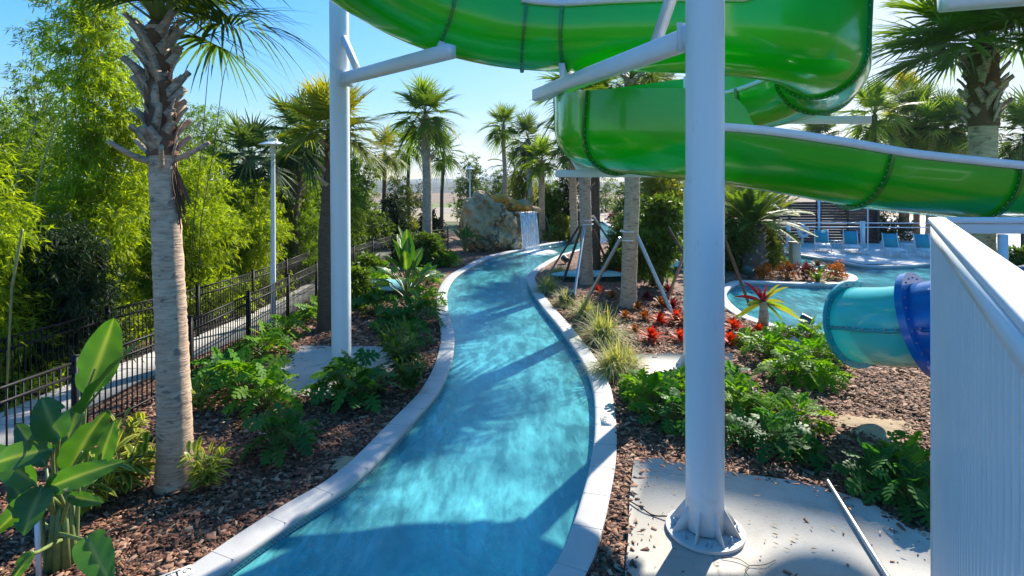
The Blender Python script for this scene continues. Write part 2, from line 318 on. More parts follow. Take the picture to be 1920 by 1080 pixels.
W0 = resample(W0, .22)
def offset(p, d):
    t = np.roll(p, -1, 0) - np.roll(p, 1, 0); t = nrm(t); n = np.column_stack([-t[:, 1], t[:, 0]])   # ring runs clockwise: left normal points outward
    return p + n * d
CW = .29; W1 = offset(W0, CW)
def loft(A, rings, **k):
    n = len(rings[0][0]); V = np.concatenate([np.column_stack([r, np.full(n, z)]) for r, z in rings]); i = np.arange(n); f = []
    for j in range(len(rings) - 1): f.append(np.stack([j*n+i, (j+1)*n+i, (j+1)*n+(i+1) % n, j*n+(i+1) % n], 1))
    return A.add(V, np.concatenate(f), **k)
S_ = 'structure'
# coping: pale cast units with a rounded nose
A = Acc(); loft(A, [(offset(W0, .02), -.05), (offset(W0, -.02), -.045), (offset(W0, -.035), -.02), (offset(W0, -.035), .01), (offset(W0, -.02), .033), (offset(W0, .01), .042), (offset(W0, CW-.02), .045), (W1, .035), (W1, -.12)])
m, t, b, o = newmat('coping_stone'); b.inputs['Roughness'].default_value = .75
c = ramp(t, noise(t, 1.7, 5), [(.3, (.46, .44, .41)), (.7, (.57, .55, .52))]); t.links.new(mixc(t, ramp(t, noise(t, 9, 5), [(.62, (0,)*3), (.75, (.35,)*3)]), c, (.40, .36, .30)), b.inputs['Base Color']); bump(t, b, noise(t, 40, 4), .1)
tag(A.build('pool_coping', m, smooth=True, sharp=50), kind=S_)
seg = np.linalg.norm(np.roll(W0, -1, 0) - W0, axis=1); A = Acc(); acc = 0      # joints between coping units
nn = nrm(W1 - W0)
for i in range(len(W0)):
    if i % 3 == 0 and -4 < W0[i, 1] < 36:
        p = np.r_[W0[i] - nn[i]*.03, .0405]; q = np.r_[W0[i] + nn[i]*(CW-.004), .0445]; bar(A, p, q, .004, .0045)
tag(A.build('coping_joints', M['grout']), kind=S_)
# walls: dark mosaic waterline band, then plaster
m, t, b, o = newmat('waterline_mosaic'); b.inputs['Roughness'].default_value = .15
br = nd(t, 'ShaderNodeTexBrick', Scale=1.0, **{'Mortar Size': .006, 'Brick Width': .05, 'Row Height': .026}); br.inputs['Color1'].default_value = (.02, .10, .13, 1); br.inputs['Color2'].default_value = (.05, .20, .24, 1); br.inputs['Mortar'].default_value = (.35, .40, .40, 1)
u = t.nodes.new('ShaderNodeAttribute'); u.attribute_name = 'rnd'; u2 = t.nodes.new('ShaderNodeAttribute'); u2.attribute_name = 'edge'; cx = t.nodes.new('ShaderNodeCombineXYZ')
t.links.new(u.outputs['Fac'], cx.inputs[0]); t.links.new(u2.outputs['Fac'], cx.inputs[1]); t.links.new(cx.outputs[0], br.inputs['Vector']); t.links.new(br.outputs['Color'], b.inputs['Base Color']); M['mosaic'] = m
arc = np.r_[0, np.cumsum(seg)[:-1]]
A = Acc(); zt = (-.04, -.30); loft(A, [(offset(W0, 0), zt[0]), (offset(W0, 0), zt[1])], a=np.tile(arc, 2), e=np.repeat(zt, len(W0))); tag(A.build('waterline_tiles', m), kind=S_)
m, t, b, o = newmat('pool_plaster'); b.inputs['Roughness'].default_value = .7
t.links.new(ramp(t, noise(t, .5, 3), [(.3, (.50, .80, .76)), (.7, (.60, .88, .83))]), b.inputs['Base Color']); M['plaster'] = m
A = Acc(); loft(A, [(offset(W0, .003), -.298), (offset(W0, .003), -1.02), (offset(W0, -.12), -1.15)]); tag(A.build('pool_wall', m, smooth=True), kind=S_)
tag(sheet('pool_floor', offset(W0, .05), [], -1.14, m), kind=S_)
# water: clear tinted surface with ripples and aerated, milky streaks along the current
m, t, b, o = newmat('pool_water'); t.nodes.remove(b)
tcn = t.nodes.new('ShaderNodeTexCoord').outputs['Object']
rip = noise(t, 8, 6, .62, vec=tcn, stretch=(1, .75, 1)); rip2 = noise(t, 1.3, 3, .5, vec=tcn)
ad = nd(t, 'ShaderNodeMath', operation='MULTIPLY_ADD'); t.links.new(rip2, ad.inputs[0]); ad.inputs[1].default_value = 1.3; t.links.new(rip, ad.inputs[2])
bp = nd(t, 'ShaderNodeBump', Strength=.32, Distance=.05); t.links.new(ad.outputs[0], bp.inputs['Height'])
tp = t.nodes.new('ShaderNodeBsdfTransparent'); tp.inputs[0].default_value = (.05, .88, .95, 1)
gl = t.nodes.new('ShaderNodeBsdfGlossy'); gl.inputs['Roughness'].default_value = .06; t.links.new(bp.outputs[0], gl.inputs['Normal'])
fr = nd(t, 'ShaderNodeFresnel', IOR=1.33); t.links.new(bp.outputs[0], fr.inputs['Normal'])
df = t.nodes.new('ShaderNodeBsdfDiffuse'); df.inputs[0].default_value = (.20, .84, .88, 1)
wr_ = nd(t, 'ShaderNodeTexNoise', Scale=2.6, Detail=10, Roughness=.66, Distortion=.25); mpw = t.nodes.new('ShaderNodeMapping'); mpw.inputs['Scale'].default_value = (1.7, .5, 1); t.links.new(tcn, mpw.inputs[0]); t.links.new(mpw.outputs[0], wr_.inputs['Vector']); wisp = wr_.outputs['Fac']; patch = noise(t, .55, 3, .5, vec=tcn)
wm = nd(t, 'ShaderNodeMath', operation='MULTIPLY'); t.links.new(ramp(t, wisp, [(.38, (.22,)*3), (.72, (.74,)*3)]), wm.inputs[0]); t.links.new(ramp(t, patch, [(.36, (.42,)*3), (.62, (1,)*3)]), wm.inputs[1])
m1 = t.nodes.new('ShaderNodeMixShader'); m2 = t.nodes.new('ShaderNodeMixShader')
t.links.new(wm.outputs[0], m1.inputs[0]); t.links.new(tp.outputs[0], m1.inputs[1]); t.links.new(df.outputs[0], m1.inputs[2])
t.links.new(fr.outputs[0], m2.inputs[0]); t.links.new(m1.outputs[0], m2.inputs[1]); t.links.new(gl.outputs[0], m2.inputs[2]); t.links.new(m2.outputs[0], o.inputs['Surface'])
M['water'] = m; tag(sheet('river_water', offset(W0, .004), [], -.125, m), kind=S_)
# mulch bed (relief only where it is seen close by)
def hz(p):
    x, y = p[:, 0], p[:, 1]; return .014*np.sin(2.1*x+.7)*np.cos(1.7*y) + .010*np.sin(5.3*x+3.1*y) + .006*np.cos(9*x-7*y)
BED = [(-12,-4),(24,-4),(36,12),(36,34),(24,50),(12,62),(2,62),(-6,40),(-12,28)]
sp = Acc(); g = np.stack(np.meshgrid(np.arange(-9, 12, .33), np.arange(.5, 24, .33)), -1).reshape(-1, 2) + rs.uniform(-.1, .1, (64*72, 2))[:1]*0
g = g + rs.uniform(-.1, .1, g.shape); WH = offset(W0, .2)[::2]; g = g[(~inside(W1[::3], g)) & (distp(W1[::6], g) > .12)]
tag(sheet('mulch_bed', BED, [WH], -.012, M['mulch'], g, hz), kind=S_)
def ground_mat(name, stops, sc):
    m, t, b, o = newmat(name); b.inputs['Roughness'].default_value = .95; n1 = noise(t, sc, 8, .65); t.links.new(ramp(t, n1, stops), b.inputs['Base Color']); bump(t, b, noise(t, sc*8, 4), .4, .1); return m
M['lawn'] = ground_mat('rough_grass', [(.3, (.05, .065, .02)), (.5, (.10, .115, .03)), (.7, (.19, .16, .07))], .35)
tag(sheet('ground', [(-4000,-300),(4000,-300),(4000,5000),(-4000,5000)], [BED[:]], -.05, M['lawn'], smooth=False), kind=S_)
for nm, d0, d1, cc in (('dry_grass_verge', 56, 72, (.34, .27, .16)), ('sandy_track', 72, 90, (.34, .27, .19)), ('green_field', 90, 112, (.16, .19, .05)), ('ploughed_field', 112, 235, (.22, .145, .09)), ('distant_plain', 235, 1500, (.055, .07, .06))):
    mm = ground_mat(nm, [(.3, tuple(x*.8 for x in cc)), (.7, tuple(x*1.15 for x in cc))], .05 if d0 > 100 else .2)
    tag(sheet(nm, [(-d1*1.5-40, d0), (d1*1.8+40, d0), (d1*1.8+40, d1), (-d1*1.5-40, d1)], [], -.03 + d0*.0004, mm, smooth=False), kind=S_)
A = Acc()                                   # low wooded ridges on the horizon
for k, (D, h, s) in enumerate(((420, 2.0, 18), (760, 4.2, 40), (1300, 9.5, 60), (2300, 24, 120))):
    x = np.arange(-D*1.6, D*1.9, s*.35); zz = h*(.72 + .2*np.sin(x/s/3.1+k) + .13*np.sin(x/s*1.7+2*k)) + rs.rand(len(x))*h*.14
    n = len(x); V = np.concatenate([np.column_stack([x, np.full(n, D), np.full(n, -1.)]), np.column_stack([x, np.full(n, D+s), zz]), np.column_stack([x, np.full(n, D+s*6), zz*.6])])
    i = np.arange(n-1); A.add(V, np.concatenate([np.stack([i, i+1, n+i+1, n+i], 1), np.stack([n+i, n+i+1, 2*n+i+1, 2*n+i], 1)]))
tag(A.build('wooded_hills', ground_mat('distant_woods', [(.3, (.035, .05, .04)), (.7, (.06, .08, .06))], .02), smooth=True), kind=S_)
def slab(name, poly, z0, z1, m, label=None, cat=None, kind=None):
    poly = np.array(poly); n = len(poly); V = np.concatenate([np.column_stack([poly, np.full(n, z1)]), np.column_stack([poly, np.full(n, z0)])])
    ar = sum(poly[i,0]*poly[(i+1)%n,1]-poly[(i+1)%n,0]*poly[i,1] for i in range(n))
    top = list(range(n)) if ar > 0 else list(range(n-1, -1, -1))
    f = [top] + [[i, n+i, n+(i+1)%n, (i+1)%n] if ar < 0 else [(i+1)%n, n+(i+1)%n, n+i, i] for i in range(n)]
    return tag(Acc().add(V, f).build(name, m), label, cat, kind=kind)
slabA = [G(*p) for p in [(1188,868),(1181,930),(1178,1010),(1172,1080)]] + [(.9,4.0),(6.5,4.0),(6.5,5.6)] + [G(*p) for p in [(1745,1004),(1690,985),(1640,950),(1560,922),(1500,906),(1400,893),(1290,875),(1230,862)]]
slab('concrete_pad', slabA, -.1, .026, M['concrete'], kind=S_)
slabB = [G(*p) for p in [(564,650),(755,652),(748,690),(700,720),(640,745),(537,744),(514,712),(535,672)]]
slab('concrete_pad', slabB, -.1, .028, M['concrete'], kind=S_)
slabC = [G(*p) for p in [(1172,668),(1290,662),(1375,664),(1372,705),(1290,712),(1205,708)]]
slab('concrete_pad', slabC, -.1, .027, M['concrete'], kind=S_)
pc = catmull([(-7.4,2),(-7.5,6),(-7.6,8),(-7.55,10),(-7.35,12),(-6.95,14.5),(-6.85,17),(-6.95,20),(-7.1,24),(-7.0,30),(-6.6,36)], 6)
tt = nrm(np.gradient(pc, axis=0)); pn = np.column_stack([-tt[:, 1], tt[:, 0]])
slab('footpath', np.vstack([pc + pn*.62, (pc - pn*.62)[::-1]]), -.1, .03, M['path'], kind=S_)
A = Acc()
for i in range(2, len(pc)-2, 2):
    for sgn in (0,): bar(A, np.r_[pc[i]-pn[i]*.61, .031], np.r_[pc[i]+pn[i]*.61, .031], .012, .006)
tag(A.build('footpath_joints', M['grout']), kind=S_)
# pool deck beyond the second channel
far = [i for i in range(len(W1))]
dk = [G(*p) for p in [(1372,449),(1450,466),(1479,472),(1562,486),(1618,496),(1698,496),(1737,493)]] + [(21,27),(23,21),(34,18),(70,30),(70,64),(26,64),(18,47)]
tag(sheet('pool_deck', dk, [WH], .03, M['deck'], smooth=False), kind=S_)
# bark chips
def scatter_ok(g): return (~inside(W1[::2], g))
N = 150000; g = np.column_stack([rs.uniform(-6.6, 9, N), 2.5 + 17*rs.rand(N)**1.6]); keep = scatter_ok(g)
for s in (slabA, slabB, slabC): keep &= ~inside(s, g) | (rs.rand(N) < .008) | ((distp(s, g) < .32) & (rs.rand(N) < .5*np.exp(-distp(s, g)/.10)))
keep &= (g[:, 0] > -6.45) & (np.abs(g[:, 0]) < g[:, 1]*1.0 + .6) & (g[:, 1] > np.abs(g[:,0])*.4+2.2)
g = g[keep]; n = len(g); on = inside(slabA, g) | inside(slabB, g) | inside(slabC, g)
zc = np.where(on, .03, hz(g) + .004 + rs.rand(n)*.022); sc = (1 + np.clip(g[:, 1]-7, 0, 20)*.07)
th = rs.rand(n)*pi; lx = (.009 + rs.rand(n)**2.6*.052)*sc; ly = lx*(.3 + .3*rs.rand(n)); lz = .004 + .006*rs.rand(n)
q = np.array([[-1,-.6,0],[1,-1,0],[.8,1,0],[-.9,.8,0],[-.8,-.5,1],[.9,-.8,1],[.7,.8,1],[-.8,.7,1]])
loc = q[None]*np.stack([lx, ly, lz], 1)[:, None]; tilt = rs.randn(n)*.28; loc[..., 2] += loc[..., 0]*np.sin(tilt)[:, None] + loc[..., 1]*np.sin(rs.randn(n)*.3)[:, None]
V = np.stack([loc[..., 0]*np.cos(th)[:, None]-loc[..., 1]*np.sin(th)[:, None], loc[..., 0]*np.sin(th)[:, None]+loc[..., 1]*np.cos(th)[:, None], loc[..., 2]], 2) + np.column_stack([g, zc])[:, None]
fq = np.array([[4,5,6,7],[0,1,5,4],[1,2,6,5],[2,3,7,6],[3,0,4,7]]); fa = (np.arange(n)[:, None, None]*8 + fq).reshape(-1, 4)
tag(Acc().add(V.reshape(-1, 3), fa, a=np.repeat(rs.rand(n)**1.2, 8)).build('bark_mulch', M['chips']), kind='stuff')
# depth markers on the coping
def text(s, size, m, parent, loc, rz, name='lettering'):
    c = bpy.data.curves.new('t', 'FONT'); c.body = s; c.size = size; c.align_x = 'CENTER'; c.align_y = 'CENTER'; c.extrude = .001
    to = bpy.data.objects.new('t', c); SC.collection.objects.link(to); dg = bpy.context.evaluated_depsgraph_get(); me = bpy.data.meshes.new_from_object(to.evaluated_get(dg))
    bpy.data.objects.remove(to); me.materials.clear(); me.materials.append(m); o = link(bpy.data.objects.new(name, me)); o.parent = parent; o.location = loc; o.rotation_euler.z = rz; return o
M['ink'] = simple('black_ink', (.015, .015, .018), None, 9, .5)
M['tilewhite'] = simple('white_tile', (.78, .78, .76), None, 9, .3)
def marker(px, py, rz, label):
    x, y = G(px, py); r = empty('depth_marker', (x, y, .046), label, 'depth marker', 'depth markers set in the coping', rz)
    A = Acc(); box(A, (0, 0, .001), (.34, .15, .004)); A.build('tile', M['tilewhite'], r)
    for ch_, x_, nm_ in (('3', -.12, 'numeral'), ('F', -.025, 'letter'), ('T', .045, 'letter')): text(ch_, .125, M['ink'], r, (x_, 0, .005), 0, nm_)
    A = Acc(); a = np.linspace(0, 2*pi, 25); tube(A, np.column_stack([.125+.032*np.cos(a), .032*np.sin(a), np.full(25, .004)]), .004, 5, False); bar(A, (.105, -.022, .005), (.145, .022, .005), .006, .003); A.build('symbol', M['ink'], r)
marker(1136, 795, R(84), 'small tile reading 3 FT in the sunlit right-hand coping of the river')
marker(836, 617, R(96), 'small tile reading 3 FT in the left coping where the river narrows beside dark shrubs')
marker(322, 1090, R(38), 'small tile reading 3 FT at the shaded bottom left end of the coping')
# ---------------- slides ----------------
def frames(path):
    t = nrm(np.gradient(path, axis=0)); s = nrm(np.cross(t, [0, 0, 1.])); u = np.cross(s, t); return t, s, u
def section(r, hl, hr, off=0., n=18):     # from the left rim down round the bottom to the right rim; (side, up)
    a = np.linspace(pi, 2*pi, n); arcp = np.column_stack([np.cos(a)*(r+off), np.sin(a)*(r+off) + r])
    lw = np.column_stack([np.full(3, -(r+off)), r + hl*np.array([1, .66, .33])]); rw = np.column_stack([np.full(3, r+off), r + hr*np.array([.33, .66, 1])])
    return np.vstack([lw, arcp, rw])
def flume_shell(A, path, r, HL, HR, th=.022, i0=0, i1=None):
    t, s, u = frames(path); i1 = len(path) if i1 is None else i1; V = []; m = None
    for i in range(i0, i1):
        so_ = section(r, HL[i], HR[i], th); si = section(r, HL[i], HR[i], 0)[::-1]; q = np.vstack([so_, si]); m = len(q)
        V.append(path[i] + q[:, :1]*s[i] + q[:, 1:]*u[i])
    V = np.concatenate(V); k = np.arange(m); f = [np.stack([j*m+k, j*m+(k+1) % m, (j+1)*m+(k+1) % m, (j+1)*m+k], 1) for j in range(i1-i0-1)]
    f = [list(x) for x in np.concatenate(f)]; e = (i1-i0-1)*m; f += [list(range(m))[::-1], list(range(e, e+m))]
    return A.add(V, f)
def flange(A, B, path, i, r, hl, hr, th=.022, w=.075, t2=.05):
    t, s, u = frames(path); V = []
    for dt in (-t2/2, t2/2):
        for off in (th-.004, w):
            q = section(r, hl, hr, off, 26); V.append(path[i] + t[i]*dt + q[:, :1]*s[i] + q[:, 1:]*u[i])
    n = len(V[0]); V = np.concatenate(V); k = np.arange(n-1); f = []
    for a, b in ((0, 1), (1, 3), (3, 2), (2, 0)): f.append(np.stack([a*n+k, b*n+k, b*n+k+1, a*n+k+1], 1))
    A.add(V, np.concatenate(f)); q = section(r, hl, hr, (th+w)/2, 26)
    for dt in (-t2/2, t2/2):
        for j in range(1, 31): box(B, path[i] + t[i]*dt + q[j, 0]*s[i] + q[j, 1]*u[i], (.014, .014, .012), np.array([s[i], u[i], t[i]]))
def rim(A, path, r, HH, side, i0, i1, w=.10, h=.085):
    t, s, u = frames(path); V = []
    for i in range(i0, i1):
        b = path[i] + side*s[i]*r + u[i]*(r + HH[i])
        for a, c in ((-.01, -h), (w, -h), (w, .012), (-.01, .012)): V.append(b + side*s[i]*a + u[i]*c)
    V = np.array(V); n = i1-i0; k = np.arange(4); f = [list(x) for j in range(n-1) for x in np.stack([j*4+k, j*4+(k+1) % 4, (j+1)*4+(k+1) % 4, (j+1)*4+k], 1)]
    A.add(V, f + [[0, 1, 2, 3], [(n-1)*4+3-x for x in range(4)]])
r = .62
ctl = [(-3.4,6.2,7.05),(-2.9,7.6,6.65),(-2.3,8.6,6.3),(-1.65,9.2,6.02),(-.9,9.55,5.84),(-.1,9.7,5.71),(.8,9.6,5.62),(1.8,9.2,5.54),(2.8,8.75,5.42),(3.8,8.4,5.25),
       (4.5,8.6,5.1),(5.08,9.25,4.98),(5.25,10.2,4.9),(5.0,11.1,4.82),(4.4,11.8,4.72),(3.6,12.0,4.62),(2.6,11.75,4.45),(1.8,11.1,4.25),(1.42,10.2,4.07),(1.5,9.2,3.94),(2.05,8.35,3.83),(2.85,7.85,3.72),(3.8,7.7,3.56),(4.7,7.72,3.40),(5.7,7.78,3.29),(7.0,7.9,3.17),(8.6,8.1,3.03),(10.4,8.6,2.88),(12.0,9.4,2.7)]
path = catmull(ctl, 16); N = len(path); ci = lambda k: int(k*16)
HR = np.full(N, .36); HL = np.full(N, .12)
ki = np.arange(N)/16.
HR = np.interp(ki, [0, 6, 8.5, 9.6, 11, 14, 16, 18, 20.8, 21.2, 24, 29], [.5, .34, .36, .95, 1.05, .8, .7, .6, .56, .56, .12, .12])
q = (ki > 20.75) & (ki < 21.2); HR[q] = .12 + .44*np.sqrt(np.clip(1 - ((ki[q]-20.75)/.45)**2, 0, 1)); HR[ki >= 21.2] = .12
HL = np.interp(ki, [0, 9, 12, 16, 20, 29], [.2, .12, .12, .12, .12, .12])
slide = empty('water_slide', (2.8, 9.0, 0), 'long open bright green fibreglass water slide curling overhead across the whole scene', 'water slide')
slide.location = (0, 0, 0)
A = Acc(); flume_shell(A, path, r, HL, HR); A.build('flume', M['green'], slide, smooth=True, sharp=40)
B = Acc()
joints = [.9, 3.55, 5.35, 6.15, 8.0, 10.35, 11.55, 13.2, 14.9, 16.4, 17.7, 19.35, 22.9, 24.55, 26.4]
for k in joints:
    A = Acc(); i = ci(k); flange(A, B, path, i, r, HL[i], HR[i]); A.build('joint_flange', M['greend'], slide, smooth=True, sharp=40)
tag(B.build('bolts', M['steel'], slide), kind='stuff')
A = Acc(); rim(A, path, r, HR, 1, ci(5.2), ci(9.3)); A.build('rim', M['whitedull'], slide)
A = Acc(); rim(A, path, r, np.full(N, .12), 1, ci(20.7), N); A.build('rim', M['whitedull'], slide)
A = Acc(); rim(A, path, r, HL, -1, ci(0), ci(21.5), .06, .06); A.build('rim', M['whitedull'], slide)
# support posts
def post(X, Y, rad, top, label, arms, saddles, lean=0., fl=.40):
    p = empty('slide_post', (X, Y, .03), label, 'support post', 'white steel posts carrying the slides'); o3 = np.array([X, Y, .03])
    A = Acc(); tube(A, [(0, 0, .05), (lean*top, 0, top)], rad, 40); A.build('column', M['post'], p, smooth=True, sharp=50)
    A = Acc(); lathe(A, (0, 0, 0), [(0, 0), (fl, 0), (fl, .035), (0, .035)], 48); A.build('base_plate', M['post'], p, smooth=True, sharp=40)
    A = Acc(); lathe(A, (0, 0, -.03), [(fl*.97, .0), (fl*.97, .03)], 40); A.build('grout_ring', M['twig'], p)
    for k in range(8):                       # gussets and anchor bolts
        a = k*pi/4 + .2; d = np.array([cos(a), sin(a), 0]); s = np.array([-sin(a), cos(a), 0])*.006; A = Acc()
        q = [d*rad*.98+[0,0,.035], d*(fl*.93)+[0,0,.035], d*(fl*.90)+[0,0,.055], d*rad*.98+[0,0,.30]]
        A.add([x+s for x in q]+[x-s for x in q], [[0,1,2,3],[7,6,5,4],[0,4,5,1],[1,5,6,2],[2,6,7,3]]); A.build('gusset', M['post'], p)
    for k in range(8):
        a = k*pi/4 + .2 + pi/8; A = Acc(); lathe(A, (cos(a)*fl*.80, sin(a)*fl*.80, .035), [(0,.0),(.033,0),(.033,.005),(.02,.006),(.02,.028),(.011,.03),(.011,.065),(0,.067)], 8); A.build('bolt', M['steel'], p)
    for (e, zc, bx, bz, sz, s2) in arms:     # arm: end point, brace foot along the arm, brace top height
        e = np.array([e[0], e[1], zc]) - o3; s0 = np.array([lean*zc, 0, zc - .03]); d = nrm(e - s0); d[2] = 0
        A = Acc(); cbar(A, s0 + d*(rad+.07), e, sz, sz*1.05, sz*.12); a = A.build('support_arm', M['white'], p)
        A = Acc(); box(A, s0 + d*(rad+.05), (.03, sz*1.5, sz*1.5), axes(d)); box(A, s0+d*(rad+.01), (.06, sz*1.1, sz*1.1), axes(d)); A.build('mounting_plate', M['whitedull'], p)
        A = Acc(); box(A, e - d*.004, (.02, sz*.86, sz*.86), axes(d)); A.build('end_cap', M['whitedull'], p)
        if bx: A = Acc(); bar(A, s0 + d*(rad+bx), s0 + [0, 0, bz] + d*rad*.9, .10, .10); A.build('brace', M['whitedull'], p)
    for k, zarm in saddles:                  # cradle under the flume at a joint
        i = ci(k); t_, s_, u_ = frames(path); c = path[i] - o3; A = Acc(); a = np.linspace(pi*1.5-.62, pi*1.5+.62, 9); V = []
        for dt in (-.05, .05):
            V += [c + t_[i]*dt + s_[i]*cos(x)*(r+.09) + u_[i]*(sin(x)*(r+.09)+r) for x in a]; V += [c + t_[i]*dt + s_[i]*.30*(1-2*j/8)*-1 + np.array([0,0,1])*(zarm-.03-c[2]) for j in range(9)]
        V = np.array(V); f = []
        for j in range(8): f += [[j, j+1, 10+j, 9+j], [18+9+j, 18+10+j, 18+j+1, 18+j], [j, 18+j, 18+j+1, j+1]]
        f += [[0, 9, 27, 18], [8, 26, 35, 17]]; A.add(V, f); A.build('saddle', M['white'], p)
X1, Y1 = 2.04, 6.02
post(X1, Y1, .197, 9.5, 'thick white post closest to the camera, its bolted round base on the sunlit concrete pad', [((.46, 10.25), 5.30, .75, 1.15, .21, 0)], [(6.15, 5.42)])
post(-3.31, 11.05, .185, 9.5, 'white post on the small pad left of the river, one arm under the slide', [((-.93, 8.65), 5.72, .55, .8, .20, 0)], [(3.55, 5.83)], lean=-.007, fl=.36)
post(3.58, 11.3, .17, 5.8, 'white post farther back among shrubs, mostly hidden behind the nearest post', [((.85, 11.0), 3.90, 0, 0, .13, 0), ((7.1, 11.3), 4.97, 0, 0, .14, 0)], [(17.7, 3.97), (13.2, 5.04)], fl=.36)
# turquoise tube that ends above the pool, with its blue section
def pipe(A, path, r, n=32, th=.02, cap=False):
    t, s, u = frames(path); V = []; a = np.arange(n)*2*pi/n
    for rr in (r, r-th): V.append((path[:, None] + rr*(np.cos(a)[None, :, None]*s[:, None] + np.sin(a)[None, :, None]*u[:, None])).reshape(-1, 3))
    m = len(path); V = np.concatenate(V); i = np.arange(n); f = []
    for j in range(m-1):
        f.append(np.stack([j*n+i, j*n+(i+1) % n, (j+1)*n+(i+1) % n, (j+1)*n+i], 1)[:, ::-1]); q = m*n; f.append(np.stack([q+j*n+i, q+j*n+(i+1) % n, q+(j+1)*n+(i+1) % n, q+(j+1)*n+i], 1))
    for j, o_ in ((0, 1), (m-1, -1)): f.append(np.stack([j*n+i, j*n+(i+1) % n, m*n+j*n+(i+1) % n, m*n+j*n+i], 1)[:, ::o_])
    return A.add(V, np.concatenate(f))
def ring(A, B, path, i, r0, r1, w, n=40, nb=26):
    t, s, u = frames(path); a = np.arange(n)*2*pi/n; V = []
    for dt, rr in ((-w/2, r0), (-w/2, r1), (w/2, r1), (w/2, r0)): V.append(path[i] + t[i]*dt + rr*(np.cos(a)[:, None]*s[i] + np.sin(a)[:, None]*u[i]))
    k = np.arange(n); f = [np.stack([x*n+k, ((x+1) % 4)*n+k, ((x+1) % 4)*n+(k+1) % n, x*n+(k+1) % n], 1)[:, ::-1] for x in range(4)]; A.add(np.concatenate(V), np.concatenate(f))
    for b_ in range(nb):
        c = path[i] + (r0*.45+r1*.55)*(cos(b_*2*pi/nb)*s[i] + sin(b_*2*pi/nb)*u[i])
        for sg in (-1, 1): box(B, c + sg*t[i]*(w/2+.008), (.022, .022, .012), np.array([s[i], u[i], t[i]]))
tp_ = catmull([(11,5.2,3.0),(9.4,6.3,2.6),(7.8,7.3,2.2),(6.75,8.0,1.85),(6.05,8.75,1.52),(5.74,9.5,1.36)], 8); RT = .61
ts = empty('tube_slide', (0, 0, 0), 'closed turquoise and blue tube slide ending above the pool behind the white railing', 'tube slide')
nb_ = 30; A = Acc(); pipe(A, tp_[nb_:], RT); A.build('tube_section', M['teal'], ts, smooth=True, sharp=40)
A = Acc(); pipe(A, tp_[:nb_+1], RT); A.build('tube_section', M['blue'], ts, smooth=True, sharp=40)
B = Acc()
for i, m_, r1, w_ in ((len(tp_)-1, 'teald', RT+.10, .05), (nb_, 'blue', RT+.17, .10), (14, 'blue', RT+.12, .08)): A = Acc(); ring(A, B, tp_, i, RT-.02, r1, w_); A.build('joint_ring', M[m_], ts, smooth=True, sharp=40)
t_, s_, u_ = frames(tp_)
for sg in (-1, 1):
    for a0, b0, m_ in ((nb_, len(tp_), 'teald'), (0, nb_, 'blue')):
        A = Acc(); e = tp_[a0:b0] + sg*s_[a0:b0]*(RT+.03); tube(A, e, .028, 6); A.build('seam', M[m_], ts, smooth=True)
        for j in range(a0, b0, 1): box(B, tp_[j] + sg*s_[j]*(RT+.05) + u_[j]*.03, (.03, .03, .02))
tag(B.build('bolts', M['steel'], ts), kind='stuff')
for i, zt_ in ((14, 0),):
    c = tp_[i]; A = Acc(); tube(A, [(c[0], c[1], 0), (c[0], c[1], c[2]-RT-.08)], .12, 20); box(A, (c[0], c[1], c[2]-RT-.06), (.5, .3, .1)); A.build('support_leg', M['white'], ts, smooth=True, sharp=40)
# higher turquoise tube at the top right corner
t2 = catmull([(5.2,1.0,7.4),(6.6,3.6,7.1),(7.6,6.0,6.95),(9.0,9.0,7.9),(10.6,13.0,9.4),(12.4,17.5,11.6),(14.6,22.5,14.6)], 8)  # unseen run beyond the corner is added to cast a shadow on the pad
us = empty('upper_tube_slide', (0, 0, 0), 'turquoise tube slide just entering the top right corner on a white beam', 'tube slide')
A = Acc(); pipe(A, t2, .74); A.build('tube_section', M['teal'], us, smooth=True, sharp=40)
B = Acc()
for i in (6, 18, 30, 42): A = Acc(); ring(A, B, t2, i, .72, .84, .05); A.build('joint_ring', M['teald'], us, smooth=True, sharp=40)
tag(B.build('bolts', M['steel'], us), kind='stuff')
A = Acc(); cbar(A, (5.0, 6.6, 5.82), (9.2, 6.2, 6.05), .22, .22, .03); A.build('support_beam', M['white'], us)
A = Acc(); tube(A, [(9.1, 6.2, 0), (9.1, 6.2, 8.6)], .2, 30); A.build('support_column', M['white'], us, smooth=True, sharp=50)
# ---------------- white guard rail beside the camera ----------------
gr = empty('guard_rail', (3.71, 5.08, 0), 'white ribbed guard panel with a broad sunlit cap rail, filling the right edge', 'guard rail')
d = np.array([-sin(R(34)), -cos(R(34)), 0]); s = np.array([cos(R(34)), -sin(R(34)), 0]); s_rail = s; d_rail = d; z_ = np.array([0, 0, 1.])
A = Acc(); V = [(0, 0, 3.40), tuple(d*5.4+[0,0,3.40]), tuple(d*5.4+s*.135+[0,0,3.40]), (.163, 0, 3.40)]; V = V + [(x, y, 3.362) for x, y, z in V]
A.add(V, [[0,1,2,3],[7,6,5,4],[0,4,5,1],[3,2,6,7],[0,3,7,4],[1,5,6,2]]); co = A.build('cap_rail', M['white'], gr); bv = co.modifiers.new('b', 'BEVEL'); bv.width = .008; bv.segments = 2
A = Acc(); n = 40; pitch = 5.3/n; prof = []                     # trapezoid ribs
for k in range(n):
    x = k*pitch + .05
    prof += [(x, 0), (x+pitch*.46, 0), (x+pitch*.54, .04), (x+pitch*.92, .04)]
V = np.array([d*x + s*(.035+y) for x, y in prof]); m = len(V); top = V + z_*3.363; bot = V + z_*.12; i = np.arange(m-1)
A.add(np.concatenate([bot, top]), np.stack([i, i+1, m+i+1, m+i], 1)); A.build('ribbed_panel', M['white'], gr)
